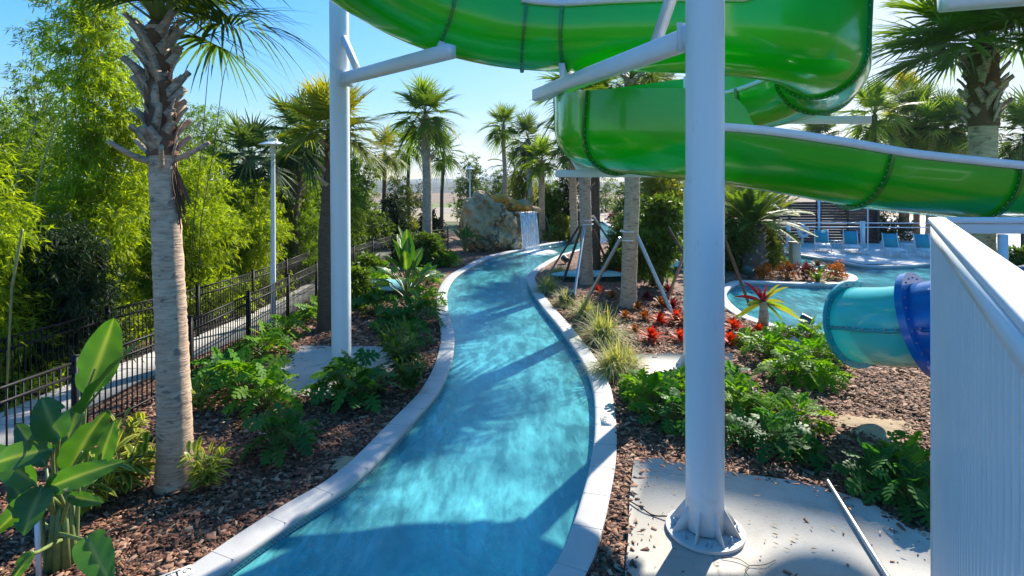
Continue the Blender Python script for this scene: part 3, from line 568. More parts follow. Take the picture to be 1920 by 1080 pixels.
A = Acc(); box(A, s*.07+d*.03+z_*1.7, (.07, .10, 3.32), np.array([d, s, z_])); A.build('end_post', M['white'], gr)
A = Acc(); bar(A, d*.08+s*.025+z_*3.29, d*5.4+s*.025+z_*3.29, .02, .09); A.build('trim', M['white'], gr)
A = Acc(); cbar(A, (.165, .05, 3.375), (4.6, -.10, 3.372), .12, .05, .008); A.build('cap_rail', M['white'], gr)
A = Acc(); cbar(A, (.165, .05, 3.30), (4.6, -.10, 3.297), .05, .09, .004); A.build('top_rail', M['white'], gr)
for x in (.68, 1.9, 3.1, 4.3): A = Acc(); box(A, (x, .03-x*.03, 1.70), (.055, .055, 3.1)); A.build('baluster_post', M['white'], gr)
A = Acc(); cbar(A, (.165, .05, 2.35), (4.6, -.10, 2.35), .05, .07, .004); A.build('lower_rail', M['white'], gr)
# ---------------- fences and lamps ----------------
def fence(pts, label, h=1.2, step=2.35):
    f = empty('metal_fence', (pts[0][0], pts[0][1], 0), label, 'fence', 'black metal fences along the footpath'); o3 = np.array([pts[0][0], pts[0][1], 0])
    p = catmull(pts, 12); dd = np.r_[0, np.cumsum(np.linalg.norm(np.diff(p, axis=0), axis=1))]; n = int(round(dd[-1]/step)); s = np.linspace(0, dd[-1], n+1)
    q = np.column_stack([np.interp(s, dd, p[:, 0]), np.interp(s, dd, p[:, 1]), np.zeros(n+1)]) - o3
    for a in q: A = Acc(); box(A, a+[0,0,(h+.06)/2], (.065, .065, h+.06)); box(A, a+[0,0,h+.07], (.08, .08, .02)); A.build('post', M['dark'], f)
    for a, b in zip(q[:-1], q[1:]):
        A = Acc(); dn = nrm(b-a)
        for z in (h-.02, h-.2, .12): bar(A, a+[0,0,z], b+[0,0,z], .028, .034)
        L_ = np.linalg.norm(b-a)
        for k in range(1, int(L_/.105)): c = a + dn*k*.105; box(A, c+[0,0,h/2+.02], (.016, .016, h-.08))
        A.build('panel', M['dark'], f)
fence([(-6.6,3.2),(-6.5,5.2),(-6.38,7.17),(-5.95,9.2),(-5.95,11.7),(-6.0,14),(-6.07,16.2),(-6.14,18.4),(-6.3,23.2),(-6.0,26),(-5.4,29),(-3.58,31.8)], 'black picket fence on the near side of the footpath, running to the waterfall rock')
fence([(-9.0,4.0),(-8.5,7.0),(-8.25,9.3),(-7.95,12),(-7.5,14.2),(-7.35,16.7),(-7.4,19),(-7.6,22),(-7.7,26)], 'black picket fence on the far side of the footpath, against the bamboo')
def lamp(X, Y, top, label):
    r_ = empty('lamp_post', (X, Y, 0), label, 'lamp post', 'white lamp posts'); A = Acc(); tube(A, [(0,0,0),(0,0,top-.42)], [.075, .05], 16); lathe(A, (0,0,0), [(.14,0),(.14,.06),(.085,.12)], 16); A.build('pole', M['white'], r_, smooth=True, sharp=40)
    A = Acc(); lathe(A, (0,0,top-.42), [(.05,0),(.085,.02),(.085,.10),(.06,.12),(.06,.25)], 16); A.build('lamp_glass', M['whitedull'], r_, smooth=True, sharp=40)
    A = Acc(); lathe(A, (0,0,top-.20), [(.36,0),(.37,.015),(.22,.08),(.13,.10),(.11,.19),(.0,.21)], 28); lathe(A, (0,0,top-.205), [(0,.02),(.33,.0),(.365,.006)], 28); A.build('lamp_shade', M['white'], r_, smooth=True, sharp=40)
lamp(-6.34, 15.1, 4.93, 'tall white lamp post with a wide disc shade beside the footpath fence')
lamp(-3.0, 40.5, 4.95, 'small distant white lamp post rising behind the waterfall rock')
# ---------------- palms ----------------
def trunk_mesh(A, pts, r0, r1, n=18, g=rs, rough=.02):
    p = catmull(pts, 8); m = len(p); t = np.linspace(0, 1, m); q = np.column_stack([np.interp(np.linspace(0, 1, m*4), t, p[:, k]) for k in range(3)]); t = np.linspace(0, 1, len(q))
    rad = r0 + (r1-r0)*t + .25*r0*np.exp(-t*22); rad = rad*(1 + rough*g.randn(len(q))*.6)
    tube(A, q, rad, n); V = A.v[-1]; A.v[-1] = V + g.randn(*V.shape)*rough*.12*r0/.2; return q
def fan_crown(A, C0, Rr, n=30, g=rs, elmin=-45, elmax=82, nl=34, lw=.034, droop=.35, spread=2.15, pet=.42, bias=0):
    """fan palm fronds: petiole plus a costapalmate fan of leaflets"""
    az = np.arange(n)*2.39996 + g.uniform(0, 6); k = np.arange(n)/max(n-1, 1); el = np.radians(elmax - (elmax-elmin)*k**.85 + g.uniform(-9, 9, n) + bias*np.clip(-np.cos(az), 0, 1)); el = np.minimum(el, 1.5)
    d = np.stack([np.cos(az)*np.cos(el), np.sin(az)*np.cos(el), np.sin(el)], 1); s = np.stack([-np.sin(az), np.cos(az), 0*az], 1)
    Lp = Rr*pet*g.uniform(.8, 1.15, n); e = C0 + d*Lp[:, None]; e[:, 2] -= Lp*.10*(1-np.sin(el))
    leaves(A, np.repeat(C0[None], n, 0), d, s, Lp, .055*Rr/1.8, .10*(1-np.sin(el)), [1.4, .8, .7], a=.5, mi=1)
    d2 = nrm(d - np.array([0, 0, .28])*(1-np.sin(el))[:, None]*.8); u = np.cross(d2, s); u *= np.sign(u[:, 2:3]+1e-6)
    th = np.linspace(-spread, spread, nl)[None] + g.uniform(-.03, .03, (n, nl))
    D = np.cos(th)[..., None]*d2[:, None] + np.sin(th)[..., None]*s[:, None] + (.22*np.abs(np.sin(th)))[..., None]*u[:, None]*(1+.6*g.rand(n, 1, 1)); D = nrm(D)
    Sd = -np.sin(th)[..., None]*d2[:, None] + np.cos(th)[..., None]*s[:, None] + .35*u[:, None]
    Ll = Rr*.62*(.62+.38*np.cos(th*.75))*g.uniform(.85, 1.1, (n, nl)); B = e[:, None] + d2[:, None]*(Rr*.16*np.clip(np.cos(th), -.2, 1))[..., None]
    aa = np.clip(np.repeat(k[:, None], nl, 1)*.7 + g.rand(n, 1)*.3 + g.randn(n, nl)*.08, 0, 1)
    leaves(A, B.reshape(-1, 3), D.reshape(-1, 3), Sd.reshape(-1, 3), Ll.ravel(), lw*Rr/1.2, (droop*g.uniform(.4, 1.3, (n, nl))*(1.15-.6*np.sin(el))[:, None]).ravel(), [.8, 1.3, 1, .55, .04], T=[0, .25, .5, .78, 1], a=1-aa.ravel())
def feather_crown(A, C0, Rr, n=26, g=rs, elmin=-25, elmax=80, nl=34, lw=.03, arch=.75, leafl=.3):
    az = np.arange(n)*2.39996 + g.uniform(0, 6); k = np.arange(n)/max(n-1, 1); el = np.radians(elmax-(elmax-elmin)*k**.8+g.uniform(-6, 6, n))
    d = np.stack([np.cos(az)*np.cos(el), np.sin(az)*np.cos(el), np.sin(el)], 1); s = np.stack([-np.sin(az), np.cos(az), 0*az], 1); Lf = Rr*g.uniform(.85, 1.1, n); dr = arch*(1.1-.6*np.sin(el))*g.uniform(.6, 1.2, n)
    leaves(A, np.repeat(C0[None], n, 0), d, s, Lf, .05*Rr/2, dr, [1.6, 1, .7, .5, .3, .1], a=.5, mi=1)
    T = np.linspace(.16, .98, nl)[None]; B = C0 + d[:, None]*(Lf[:, None]*T)[..., None] - np.array([0, 0, 1.])*(Lf[:, None]*dr[:, None]*T**2)[..., None]
    tg = nrm(d[:, None] - np.array([0, 0, 2.])*(dr[:, None]*T)[..., None]); u = np.cross(tg, s[:, None]); u *= np.sign(u[..., 2:3]+1e-6); aa = np.repeat(g.rand(n, 1), nl, 1)
    for sg in (-1, 1):
        D = nrm(tg*.75 + sg*s[:, None]*1.0 + u*.35 + g.randn(n, nl, 3)*.06); S2 = np.cross(D, u)
        leaves(A, B.reshape(-1, 3), D.reshape(-1, 3), np.cross(D, S2).reshape(-1, 3)*.4 + S2.reshape(-1, 3), (Rr*leafl*(np.sin(np.pi*np.clip(T, .08, .95))**.6)*g.uniform(.85, 1.1, (n, nl))).ravel(), lw, .3, [.7, 1, .6, .05], a=np.clip(aa.ravel()+g.randn(n*nl)*.1, 0, 1))
def boots(A, q, rad, z0, z1, n, g=rs, L_=.32, out=.5, w=.1):
    """old leaf bases: tapered, criss-crossing wedges"""
    zz = q[:, 2]
    for k in range(n):
        z = z0 + (z1-z0)*k/max(n-1, 1); a = k*2.39996 + g.uniform(-.25, .25); c = np.array([np.interp(z, zz, q[:, 0]), np.interp(z, zz, q[:, 1]), z]); r_ = np.interp(z, zz, rad)
        d = np.array([cos(a), sin(a), 0]); lean = g.choice([-1, 1])*g.uniform(.3, 1.0); s = np.array([-sin(a), cos(a), 0]); dd = nrm(d*out*g.uniform(.7, 1.2) + s*lean + [0, 0, 1.]); l = L_*g.uniform(.6, 1.25); b = c + d*(r_*.9) - [0, 0, l*.25]
        sd = nrm(np.cross(dd, d)); o = nrm(np.cross(sd, dd)); V = []
        for t, ww, th in ((0, 1.35, .035), (.35, 1.05, .03), (.75, .85, .022), (1, .78, .012)):
            p = b + dd*l*t + d*l*.25*t*t
            V += [p - sd*w*ww/2, p + sd*w*ww/2, p + sd*w*ww*.3 - o*th, p - sd*w*ww*.3 - o*th]
        f = [[j*4+i, j*4+(i+1) % 4, j*4+4+(i+1) % 4, j*4+4+i] for j in range(3) for i in range(4)] + [[12, 13, 14, 15]]; A.add(V, f, a=g.rand())
def palm(name, label, base, top, r0, r1, Rr, seed, kind='fan', cat='palm tree', group='palms round the pool', bz=None, nb=0, mat='palm', bark='bark', n=30, bl=.32, bw=.1, bo=.5, hug=False, **kw):
    g = np.random.RandomState(seed); base = np.array([*base, 0.]); top = np.array(top, float)
    o = empty(name, tuple(base), label, cat, group); tp = top - base; A = Acc(); mid = tp*.5 + np.array([g.uniform(-.1, .1), 0, 0])*min(1, tp[2]/5)
    q = trunk_mesh(A, [(0, 0, -.1), mid*[.4, .4, .5] + np.array([0, 0, 0]), mid, tp*[.85, .85, .8], tp], r0, r1, 20 if Rr > 1.5 else 12, g); A.build('trunk', M[bark], o, smooth=True)
    if nb and hug:
        A = Acc(); zz = q[:, 2]; zs = np.linspace(bz[0]-.05, tp[2]+.14, 40); rr_ = np.interp(zs, zz, np.linspace(r0, r1, len(q)))*1.10*(1+.05*g.randn(40)); rr_[-6:] *= [.97, .9, .8, .65, .45, .1]; tube(A, np.column_stack([np.interp(zs, zz, q[:, 0]), np.interp(zs, zz, q[:, 1]), zs]), rr_, 22, False); A.build('fibre_sleeve', M['fibre'], o, smooth=True)
    if nb: A = Acc(); boots(A, q, np.linspace(r0, r1, len(q)), bz[0], bz[1], nb, g, bl, bo, bw); A.build('leaf_bases', M['boot'], o)
    A = Acc()
    (fan_crown if kind == 'fan' else feather_crown)(A, tp + [0, 0, .05], Rr, n, g, **kw); A.build('crown', [M[mat], M['petiole']], o)
    return o, q, g
def px(x, y, D): v = P(x, y, D); return tuple(v)
# near sabal on the left
o, q, g = palm('sabal_palm', 'large sabal palm in the left foreground with a collar of criss-crossing grey leaf bases', (-4.16, 7.05), (-4.42, 7.1, 5.66), .205, .135, 1.9, 3, bias=30, bz=(4.1, 5.62), nb=68, bl=.34, bo=.20, bw=.115, hug=True, n=34, elmin=12, elmax=85, nl=44, lw=.024, droop=.55)
A = Acc()
for (dx, dz, l, a) in ((-.15, 4.05, .48, 2.6), (.12, 4.0, .46, .1), (.02, 3.92, .42, -1.0), (-.05, 3.98, .45, -2.2)):
    c = np.array([-.22, .04, dz]); dd = np.array([cos(a), sin(a), .0]); tube(A, catmull([c+dd*.1, c+dd*.28+[0,0,.05], c+dd*(l+.12)+[0,0,.22]], 5), np.linspace(.05, .028, 11), 6)
A.build('cut_stubs', M['boot'], o)
A = Acc(); c = np.array([-.22+.17, .02, 3.95])
for k in range(14): tube(A, catmull([c+rs.randn(3)*.02, c+[.03+rs.rand()*.06, rs.randn()*.04, -.25], c+[.05+rs.rand()*.12, rs.randn()*.06, -.45-rs.rand()*.35]], 4), .008, 4)
leaves(A, np.repeat(c[None], 5, 0), rdir(5)*.25+[.2, 0, -1.], rdir(5), .55, .05, 0, [.5, 1, .8, .1]); A.build('hanging_fibre', M['fibre'], o)
palm('sabal_palm', 'palm with yellowing fronds whose trunk stands just left of the left white post', (-4.70, 14.4), (-4.55, 14.4, 4.95), .22, .17, 1.5, 12, mat='palmy', bz=(3.6, 5.1), nb=22, bl=.4, bark='barkdark', n=28, elmin=-15, nl=36, lw=.034)
palm('sabal_palm', 'tall sabal palm with pale trunk standing by the fence left of the waterfall rock', (-4.45, 29.8), (-4.55, 29.9, 7.3), .27, .2, 2.15, 13, bz=(5.0, 7.1), nb=40, bl=.5, n=30, nl=30, lw=.036)
for lb, X, Y, tx, ty, D, Rr, sd, mt in (
 ('thin dark-trunked palm directly left of the tall sabal by the fence', 768, 432, 766, 275, 46, 2.0, 21, 'palm'), ('thin dark-trunked palm directly right of the tall sabal by the fence', 828, 432, 832, 285, 46, 2.1, 22, 'palm'),
 ('short palm with drooping fronds just right of the left white post', 718, 442, 722, 285, 38, 1.9, 23, 'palmy')):
    palm('fan_palm', lb, G(X, Y), px(tx, ty, D), .16, .12, Rr, sd, mat=mt, bark='barkdark', n=22, nl=22, lw=.04, elmin=-60)
palm('fan_palm', 'tall slim palm rising behind the right end of the waterfall rock', G(946, 430), px(944, 235, 46), .2, .16, 2.0, 24, bark='bark', n=24, nl=24, lw=.04, elmin=-50)
palm('fan_palm', 'shaggy palm between the slim palm behind the rock and the shorter palm beside it', G(994, 442), px(990, 262, 42), .26, .2, 2.1, 25, mat='palmd', bark='bark', n=26, nl=24, lw=.04, elmin=-70)
palm('fan_palm', 'shorter green palm above the shrubs right of the waterfall', G(1017, 450), px(1016, 300, 36), .22, .17, 1.7, 26, mat='palm', n=24, nl=24, lw=.04, bz=(3.5, 5.2), nb=18, bl=.4)
palm('fan_palm', 'palm whose crown shows left of the loop of the green slide', G(1077, 452), px(1072, 268, 34), .26, .2, 2.0, 27, mat='palmd', n=26, nl=26, lw=.036, bz=(3.2, 5.8), nb=24, bl=.4)
palm('feather_palm', 'arching feather palm far behind the slim palms left of the slide', G(962, 425), px(965, 322, 49), .2, .16, 3.4, 28, kind='feather', mat='palmd', bark='barkdark', n=16, nl=22, lw=.06, arch=.9)
# staked palms on the right bank
palm('staked_palm', 'staked palm with dark wooden props on the right bank, left of its paler neighbour', G(1100, 531), px(1098, 175, 21.2), .235, .2, 1.95, 31, bz=(3.6, 7.0), nb=34, bl=.42, n=28, nl=30, lw=.036, group='staked palms on the right bank')
palm('staked_palm', 'pale-trunked palm with long grey props and white straps, nearest on the right bank', G(1178, 576), px(1184, 150, 17.1), .235, .215, 2.0, 32, bz=(5.2, 7.1), nb=24, bl=.4, n=30, nl=32, lw=.034, group='staked palms on the right bank')
palm('staked_palm', 'reddish-trunked palm partly hidden directly behind the palm with dark props', G(1117, 515), px(1119, 190, 23.2), .2, .18, 1.8, 33, n=24, nl=26, lw=.036, bark='barkdark', group='staked palms on the right bank')
palm('fan_palm', 'palm with light patterned trunk under the slide, left of a brown one', G(1217, 470), px(1219, 200, 31), .3, .27, 2.2, 34, mat='palmd', n=26, nl=26, lw=.036)
palm('fan_palm', 'brown-trunked palm under the slide just left of the nearest white post', G(1236, 468), px(1240, 190, 32), .26, .24, 2.1, 35, mat='palmd', bark='barkdark', n=26, nl=26, lw=.036)
def prop(p, q_, rad, label, m, grp='wooden and metal props bracing the palms'):
    A = Acc(); tube(A, [p, q_], rad, 10); o = A.build('palm_prop', M[m], smooth=True, sharp=50, loc=np.array(q_)*[1, 1, 0]); tag(o, label, 'prop', grp)
def gp(x, y): return (*G(x, y), 0.)
prop(P(1195, 443, 17.0), gp(1261, 590), .055, 'long grey metal prop leaning down right from the nearest staked palm', 'steel')
prop(P(1164, 446, 17.0), gp(1098, 566), .055, 'grey metal prop leaning down left from the nearest staked palm', 'steel')
prop(P(1181, 446, 17.3), (4.0, 19.8, 0), .05, 'grey metal prop leaning away behind the nearest staked palm', 'steel')
prop(P(1096, 425, 21.0), gp(1076, 560), .05, 'grey-blue metal prop standing almost upright in front of the palm with dark props', 'steel')
prop(P(1090, 418, 21.2), gp(1044, 490), .045, 'thin dark red prop at the far left of the palm with dark props', 'barkdark')
prop(P(1091, 424, 21.1), gp(1056, 527), .05, 'thick dark wooden prop left of the palm with dark props', 'twig')
prop(P(1112, 405, 22.0), gp(1165, 486), .045, 'white prop leaning down right over the far river water', 'white')
prop(P(1112, 430, 21.2), gp(1148, 515), .045, 'dark prop leaning down right beside the pale palm trunk', 'twig')
prop(P(1252, 425, 19), gp(1330, 560), .05, 'brown prop showing left of the closest post under the shrubs', 'barkdark')
prop(P(1285, 470, 16.5), gp(1252, 560), .045, 'thin grey prop against the left edge of the closest post', 'steel')
prop(P(1352, 430, 15.5), gp(1408, 580), .045, 'brown prop right of the closest post, ending by the pink-leaved plant', 'barkdark')
for lb, X, Y, r_, zs in (('white double strap tied round the nearest staked palm', *G(1178, 576), .238, (2.02, 2.28)), ('grey strap tied round the palm with dark props', *G(1100, 531), .235, (2.2, 2.35))):
    A = Acc()
    for z in zs: lathe(A, (0, 0, z), [(r_, -.02), (r_+.012, -.02), (r_+.012, .02), (r_, .02)], 20)
    o_ = A.build('palm_strap', M['whitedull'], smooth=False); o_.location = (X, Y, 0); tag(o_, lb, 'strap')
# right side palms
palm('sabal_palm', 'big sabal palm at the upper right with ruddy criss-cross leaf bases, rising behind the railing', (8.25, 9.95), (8.2, 9.9, 6.05), .225, .20, 1.9, 41, bz=(4.75, 5.95), nb=46, bl=.34, bo=.28, bw=.12, hug=True, n=36, nl=46, lw=.024, elmin=-5, droop=.4)
for lb, X, Y, D, Rr, sd, mt in (
 ('palm with round green crown just right of the slide turn, trunk hidden below', 1640, 215, 38, 2.6, 51, 'palm'), ('bushy dark palm between the round-crowned palm and the big sabal, left of the pair', 1718, 222, 40, 2.8, 52, 'palmd'),
 ('bushy dark palm closest to the left of the big sabal trunk', 1775, 235, 38, 2.6, 53, 'palmd'), ('low palm crown peeping over the slide rim left of the round-crowned palm', 1535, 262, 42, 2.6, 54, 'palmd'),
 ('bluish palm fronds right of the big sabal trunk at the right edge', 1925, 250, 26, 2.2, 55, 'palmd'), ('yellowish low palm over the slide rim in front of the bushy dark palms', 1690, 262, 42, 2.2, 56, 'palmy'), ('palm with yellowish lower fronds behind the round-crowned palm', 1700, 190, 44, 2.5, 57, 'palmy')):
    c = P(X, Y, D); palm('fan_palm', lb, (c[0], c[1]), tuple(c), .2, .16, Rr, sd, mat=mt, n=26, nl=28, lw=.036, elmin=-60, bark='barkdark')
# date palm on the peninsula
o, q, g = palm('date_palm', 'stout date palm with long arching fronds on the peninsula right of the closest post', G(1413, 512), px(1410, 425, 25.4), .45, .5, 2.7, 61, kind='feather', mat='palm', bark='barkdark', n=54, nl=46, lw=.045, arch=.42, elmin=14, leafl=.17, bz=(.3, 1.9), nb=60, bl=.35, bw=.13)
palm('date_palm', 'smaller yellow-tipped feather palm arching out behind the date palm on the peninsula', G(1462, 486), px(1452, 408, 29), .25, .25, 2.2, 62, kind='feather', mat='palmy', bark='barkdark', n=26, nl=34, lw=.05, arch=.45, elmin=22, leafl=.17)
palm('feather_palm', 'feather palm just right of the closest post, behind the date palm', G(1375, 492), px(1372, 395, 28.5), .2, .2, 2.6, 63, kind='feather', mat='palmd', bark='barkdark', n=26, nl=30, lw=.05, arch=.6)
palm('dracaena_palm', 'dark sabal palm deep in the hedge left of the lamp post', (-8.7, 19.0), px(470, 292, 19), .16, .13, 1.5, 71, mat='palmd', bark='barkdark', n=26, nl=24, lw=.045, cat='palm tree', group='palms in the hedge beyond the footpath', elmin=-70, bz=(2.4, 4.6), nb=26, bl=.4)
palm('dracaena_palm', 'dark sabal palm in the hedge just right of the lamp post', (-8.0, 21), px(562, 250, 21), .17, .14, 1.7, 72, mat='palmd', bark='barkdark', n=26, nl=24, lw=.045, cat='palm tree', group='palms in the hedge beyond the footpath', elmin=-70, bz=(3, 5.5), nb=26, bl=.4)
# ---------------- bamboo and hedge trees ----------------
def spray_mass(A, cs, rad, nsp, nlf, Ll, Lw, g, down=.5, flat=.7):
    """leaf sprays scattered through overlapping lobes; each spray shares a shade"""
    cs = np.array(cs, float); rad = np.array(rad, float); vol = rad.prod(1); pk = g.choice(len(cs), nsp, p=vol/vol.sum()); rr = g.rand(nsp)**.42
    c = cs[pk] + rdir(nsp, g=g)*rr[:, None]*rad[pk]
    out = nrm((c - cs[pk])/rad[pk] + [0, 0, .25]); ax = nrm(out + g.randn(nsp, 3)*.5); tw = g.uniform(.5, 1.3, nsp)*Ll*2.6
    t = g.rand(nsp, nlf); B = c[:, None] + ax[:, None]*(t*tw[:, None])[..., None] - np.array([0, 0, 1.])*((t**2)*tw[:, None]*.5)[..., None] + g.randn(nsp, nlf, 3)*Ll*.25
    D = nrm(ax[:, None]*.8 + g.randn(nsp, nlf, 3)*.65 - [0, 0, down]); S2 = nrm(np.cross(D, g.randn(nsp, nlf, 3)*.7 + [0, 0, 1.]))
    a = np.clip(np.repeat(g.rand(nsp, 1), nlf, 1)*.75 + g.rand(nsp, nlf)*.3, 0, 1)
    leaves(A, B.reshape(-1, 3), D.reshape(-1, 3), S2.reshape(-1, 3), (Ll*g.uniform(.7, 1.25, (nsp, nlf))).ravel(), Lw, .15, [.25, 1, .05], T=[0, .4, 1], a=a.ravel()); return c
def bamboo(label, X, Y, hgt, rx, seed, mat='bamboo', nsp=900, nlf=17, Ll=.145, lw=.03, ncul=9, z0=.3, top=.45, group='bamboo clumps beyond the footpath'):
    g = np.random.RandomState(seed); o = empty('bamboo_clump', (X, Y, 0), label, 'bamboo', group); A = Acc(); n = 7; zs = np.linspace(z0, hgt, n); cs = []; rd = []
    for k, z in enumerate(zs):
        f = k/(n-1); wdt = rx*(1 - (1-top)*f**1.6)
        for j in range(3): cs.append((g.uniform(-.45, .45)*wdt, g.uniform(-.4, .4)*wdt, z+g.uniform(-.3, .3))); rd.append((wdt*.7, wdt*.7, (hgt-z0)/n*.95))
    spray_mass(A, cs, rd, int(nsp*1.6), nlf, Ll, lw, g); A.build('foliage', M[mat], o)
    A = Acc()
    for k in range(ncul):
        a = g.rand()*6.28; rr = g.rand()*.35*rx; tp_x = cos(a)*(rr+rx*.35*g.rand()); tp_y = sin(a)*(rr+rx*.3*g.rand()); tube(A, catmull([(cos(a)*rr*.7, sin(a)*rr*.7, 0), (cos(a)*rr, sin(a)*rr, hgt*.5), (tp_x, tp_y, hgt*g.uniform(.85, 1.02))], 5), np.linspace(.028, .008, 11), 5)
    A.build('culms', M['culm'], o)
bamboo('towering bright bamboo clump left of the foreground sabal trunk, tallest of all', -9.55, 13.0, 8.3, 1.55, 101, nsp=2900, top=.5)
bamboo('dark green bamboo clump behind and left of the towering bright one', -12.9, 15.5, 7.1, 1.5, 102, 'bamboog', 1500, top=.3)
bamboo('low yellow-green bamboo clump at the left edge just beyond the fence', -9.6, 9.8, 3.9, 1.35, 103, nsp=1500, top=.7, Ll=.17)
bamboo('dark bamboo clump filling the far left edge behind the low yellow-green one', -11.6, 13.2, 5.0, 1.3, 104, 'bamboog', 1500)
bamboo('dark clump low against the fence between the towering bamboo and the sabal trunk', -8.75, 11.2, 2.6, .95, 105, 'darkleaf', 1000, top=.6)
bamboo('bright bamboo clump seen just right of the foreground sabal trunk', -9.0, 15.6, 3.9, 1.5, 106, nsp=1700, top=.8)
bamboo('bamboo clump with thin tall stems behind the bright one right of the sabal trunk', -11.2, 18.6, 5.1, 1.7, 107, 'bamboog', 1500, top=.6)
bamboo('bright low bamboo clump directly left of the lamp post', -8.6, 18.2, 3.2, 1.3, 108, nsp=1200, top=.8)
bamboo('bamboo clump right of the lamp post against the far fence', -8.4, 21.5, 4.3, 1.4, 109, 'bamboog', 1300, top=.7)
bamboo('green clump behind the trunk of the yellowing palm', -8.0, 25, 4.9, 1.7, 110, 'bamboog', 1300, top=.7)
bamboo('tall leafy clump behind the hedge palms on the left of the lamp post', -11.8, 22.5, 6.2, 1.9, 111, 'bamboog', 1500, top=.6)
bamboo('leafy clump behind the hedge palms on the right of the lamp post', -10.2, 26.5, 6.6, 2.0, 112, 'bamboog', 1400, top=.6)
bamboo('low clump at the bottom of the hedge left of the fence corner post', -9.9, 7.9, 2.2, 1.2, 113, nsp=1000, top=.8, Ll=.16)
def tree(label, X, Y, hgt, rx, seed, mat='shrub', z0=.3, nsp=420, nlf=13, Ll=.2, lw=.08, group=None, name='leafy_shrub', cat='shrub', down=.1, top=.6):
    g = np.random.RandomState(seed); o = empty(name, (X, Y, 0), label, cat, group); A = Acc(); n = max(2, int((hgt-z0)/rx*2)); cs = []; rd = []
    for k in range(n):
        f = k/max(n-1, 1); wd = rx*(1-(1-top)*f**1.5)
        for j in range(3): cs.append((g.uniform(-.5, .5)*wd, g.uniform(-.5, .5)*wd, z0+(hgt-z0)*(f*.82+.12))); rd.append((wd*.58, wd*.58, (hgt-z0)/n*.75))
    c = spray_mass(A, cs, rd, nsp, nlf, Ll, lw, g, down=down); A.build('crown', M[mat], o); A = Acc()
    for k in range(6): t_ = c[g.randint(len(c))]; tube(A, catmull([(g.randn()*.05*rx, g.randn()*.05*rx, 0), t_*[.4, .4, .5], t_], 4), np.linspace(.045, .01, 9)*max(hgt/4, .5), 5)
    A.build('trunk', M['twig'], o)
SH = 'shrubs and small trees of the garden'
for a in (
 ('big dark shrub tree immediately right of the left white post', -8.3, 26.5, 4.3, 1.5, 201, 'shrub', .2, 900), ('leafy shrub between the left white post and the short drooping palm', -8.4, 31, 4.6, 1.6, 202, 'shrub', .2, 800),
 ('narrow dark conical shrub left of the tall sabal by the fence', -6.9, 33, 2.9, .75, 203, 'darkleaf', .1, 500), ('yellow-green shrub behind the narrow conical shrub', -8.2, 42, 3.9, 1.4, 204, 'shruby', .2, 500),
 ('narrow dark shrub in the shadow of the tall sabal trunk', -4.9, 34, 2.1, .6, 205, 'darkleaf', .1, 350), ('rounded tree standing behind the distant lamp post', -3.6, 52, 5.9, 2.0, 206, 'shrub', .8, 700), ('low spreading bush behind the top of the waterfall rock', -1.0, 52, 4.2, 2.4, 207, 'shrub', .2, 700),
 ('yellow-green bushy tree right of the slim palm behind the rock', 1.1, 42, 4.7, 1.7, 208, 'shruby', .3, 900), ('glossy shrub right of the waterfall beside the river bend', 2.7, 39.5, 3.5, 1.3, 209, 'shrub', .2, 800),
 ('low yellow-leaved shrub row on the river bank right of the waterfall', 3.4, 37.8, 1.1, 1.15, 210, 'shruby', .05, 600), ('dark tree between the palms above the river bend', 3.9, 40, 5.0, 1.5, 211, 'darkleaf', .4, 600),
 ('dense green tree at the far end of the river right of the pale palm trunk', 9.2, 42, 4.6, 1.9, 212, 'shrub', .3, 700), ('big leafy shrub filling the gap left of the closest post', 7.3, 27.5, 3.9, 1.7, 213, 'shruby', .2, 1300), ('yellow-green shrub high against the closest post under the slide', 8.2, 30.5, 5.0, 1.4, 214, 'shruby', .8, 700),
 ('dark low tree with spreading branches above the turquoise dome', 5.4, 20.8, 2.7, 1.15, 215, 'shrub', 1.2, 800), ('green shrub on the right bank behind the nearest staked palm', 4.9, 23.3, 2.2, 1.0, 216, 'shrub', .1, 700), ('green shrub under the left side of the date palm', 9.9, 24.6, 1.7, .95, 217, 'shrub', .1, 600),
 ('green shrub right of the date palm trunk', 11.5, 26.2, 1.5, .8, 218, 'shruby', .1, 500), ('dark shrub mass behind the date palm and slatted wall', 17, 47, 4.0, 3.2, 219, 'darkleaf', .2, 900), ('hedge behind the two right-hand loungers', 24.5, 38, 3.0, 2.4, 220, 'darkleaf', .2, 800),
 ('bright low shrub on the left bank just before the rock', -3.9, 26.3, .95, .95, 221, 'shrub', .03, 650), ('leafy bush at the foot of the tall sabal by the fence', -4.9, 27.6, .8, .7, 222, 'shrub', .05, 500), ('low dark bush between fence and river left of the paddle-leaved plant', -5.5, 21.5, .6, .6, 223, 'shrub', .03, 550),
 ('bright bush by the fence right of the left white post base', -4.9, 17.4, .75, .75, 224, 'shrub', .03, 500), ('distant tree at the far end of the river under the slide', 12.5, 75, 4.5, 2.2, 225, 'shrub', .5, 400), ('distant tree right of the far river end', 19, 70, 5.5, 3.0, 226, 'darkleaf', .5, 500),
 ('distant dark tree standing in the field left of the rock', -14, 88, 3.4, 2.2, 227, 'darkleaf', .3, 300), ('distant row tree far behind the loungers at right', 36, 60, 5, 3, 228, 'shrub', .4, 500), ('palm-hugging shrub low behind the right railing', 22, 24.5, .6, .6, 229, 'shrub', .05, 200)):
    tree(*a, group=SH)
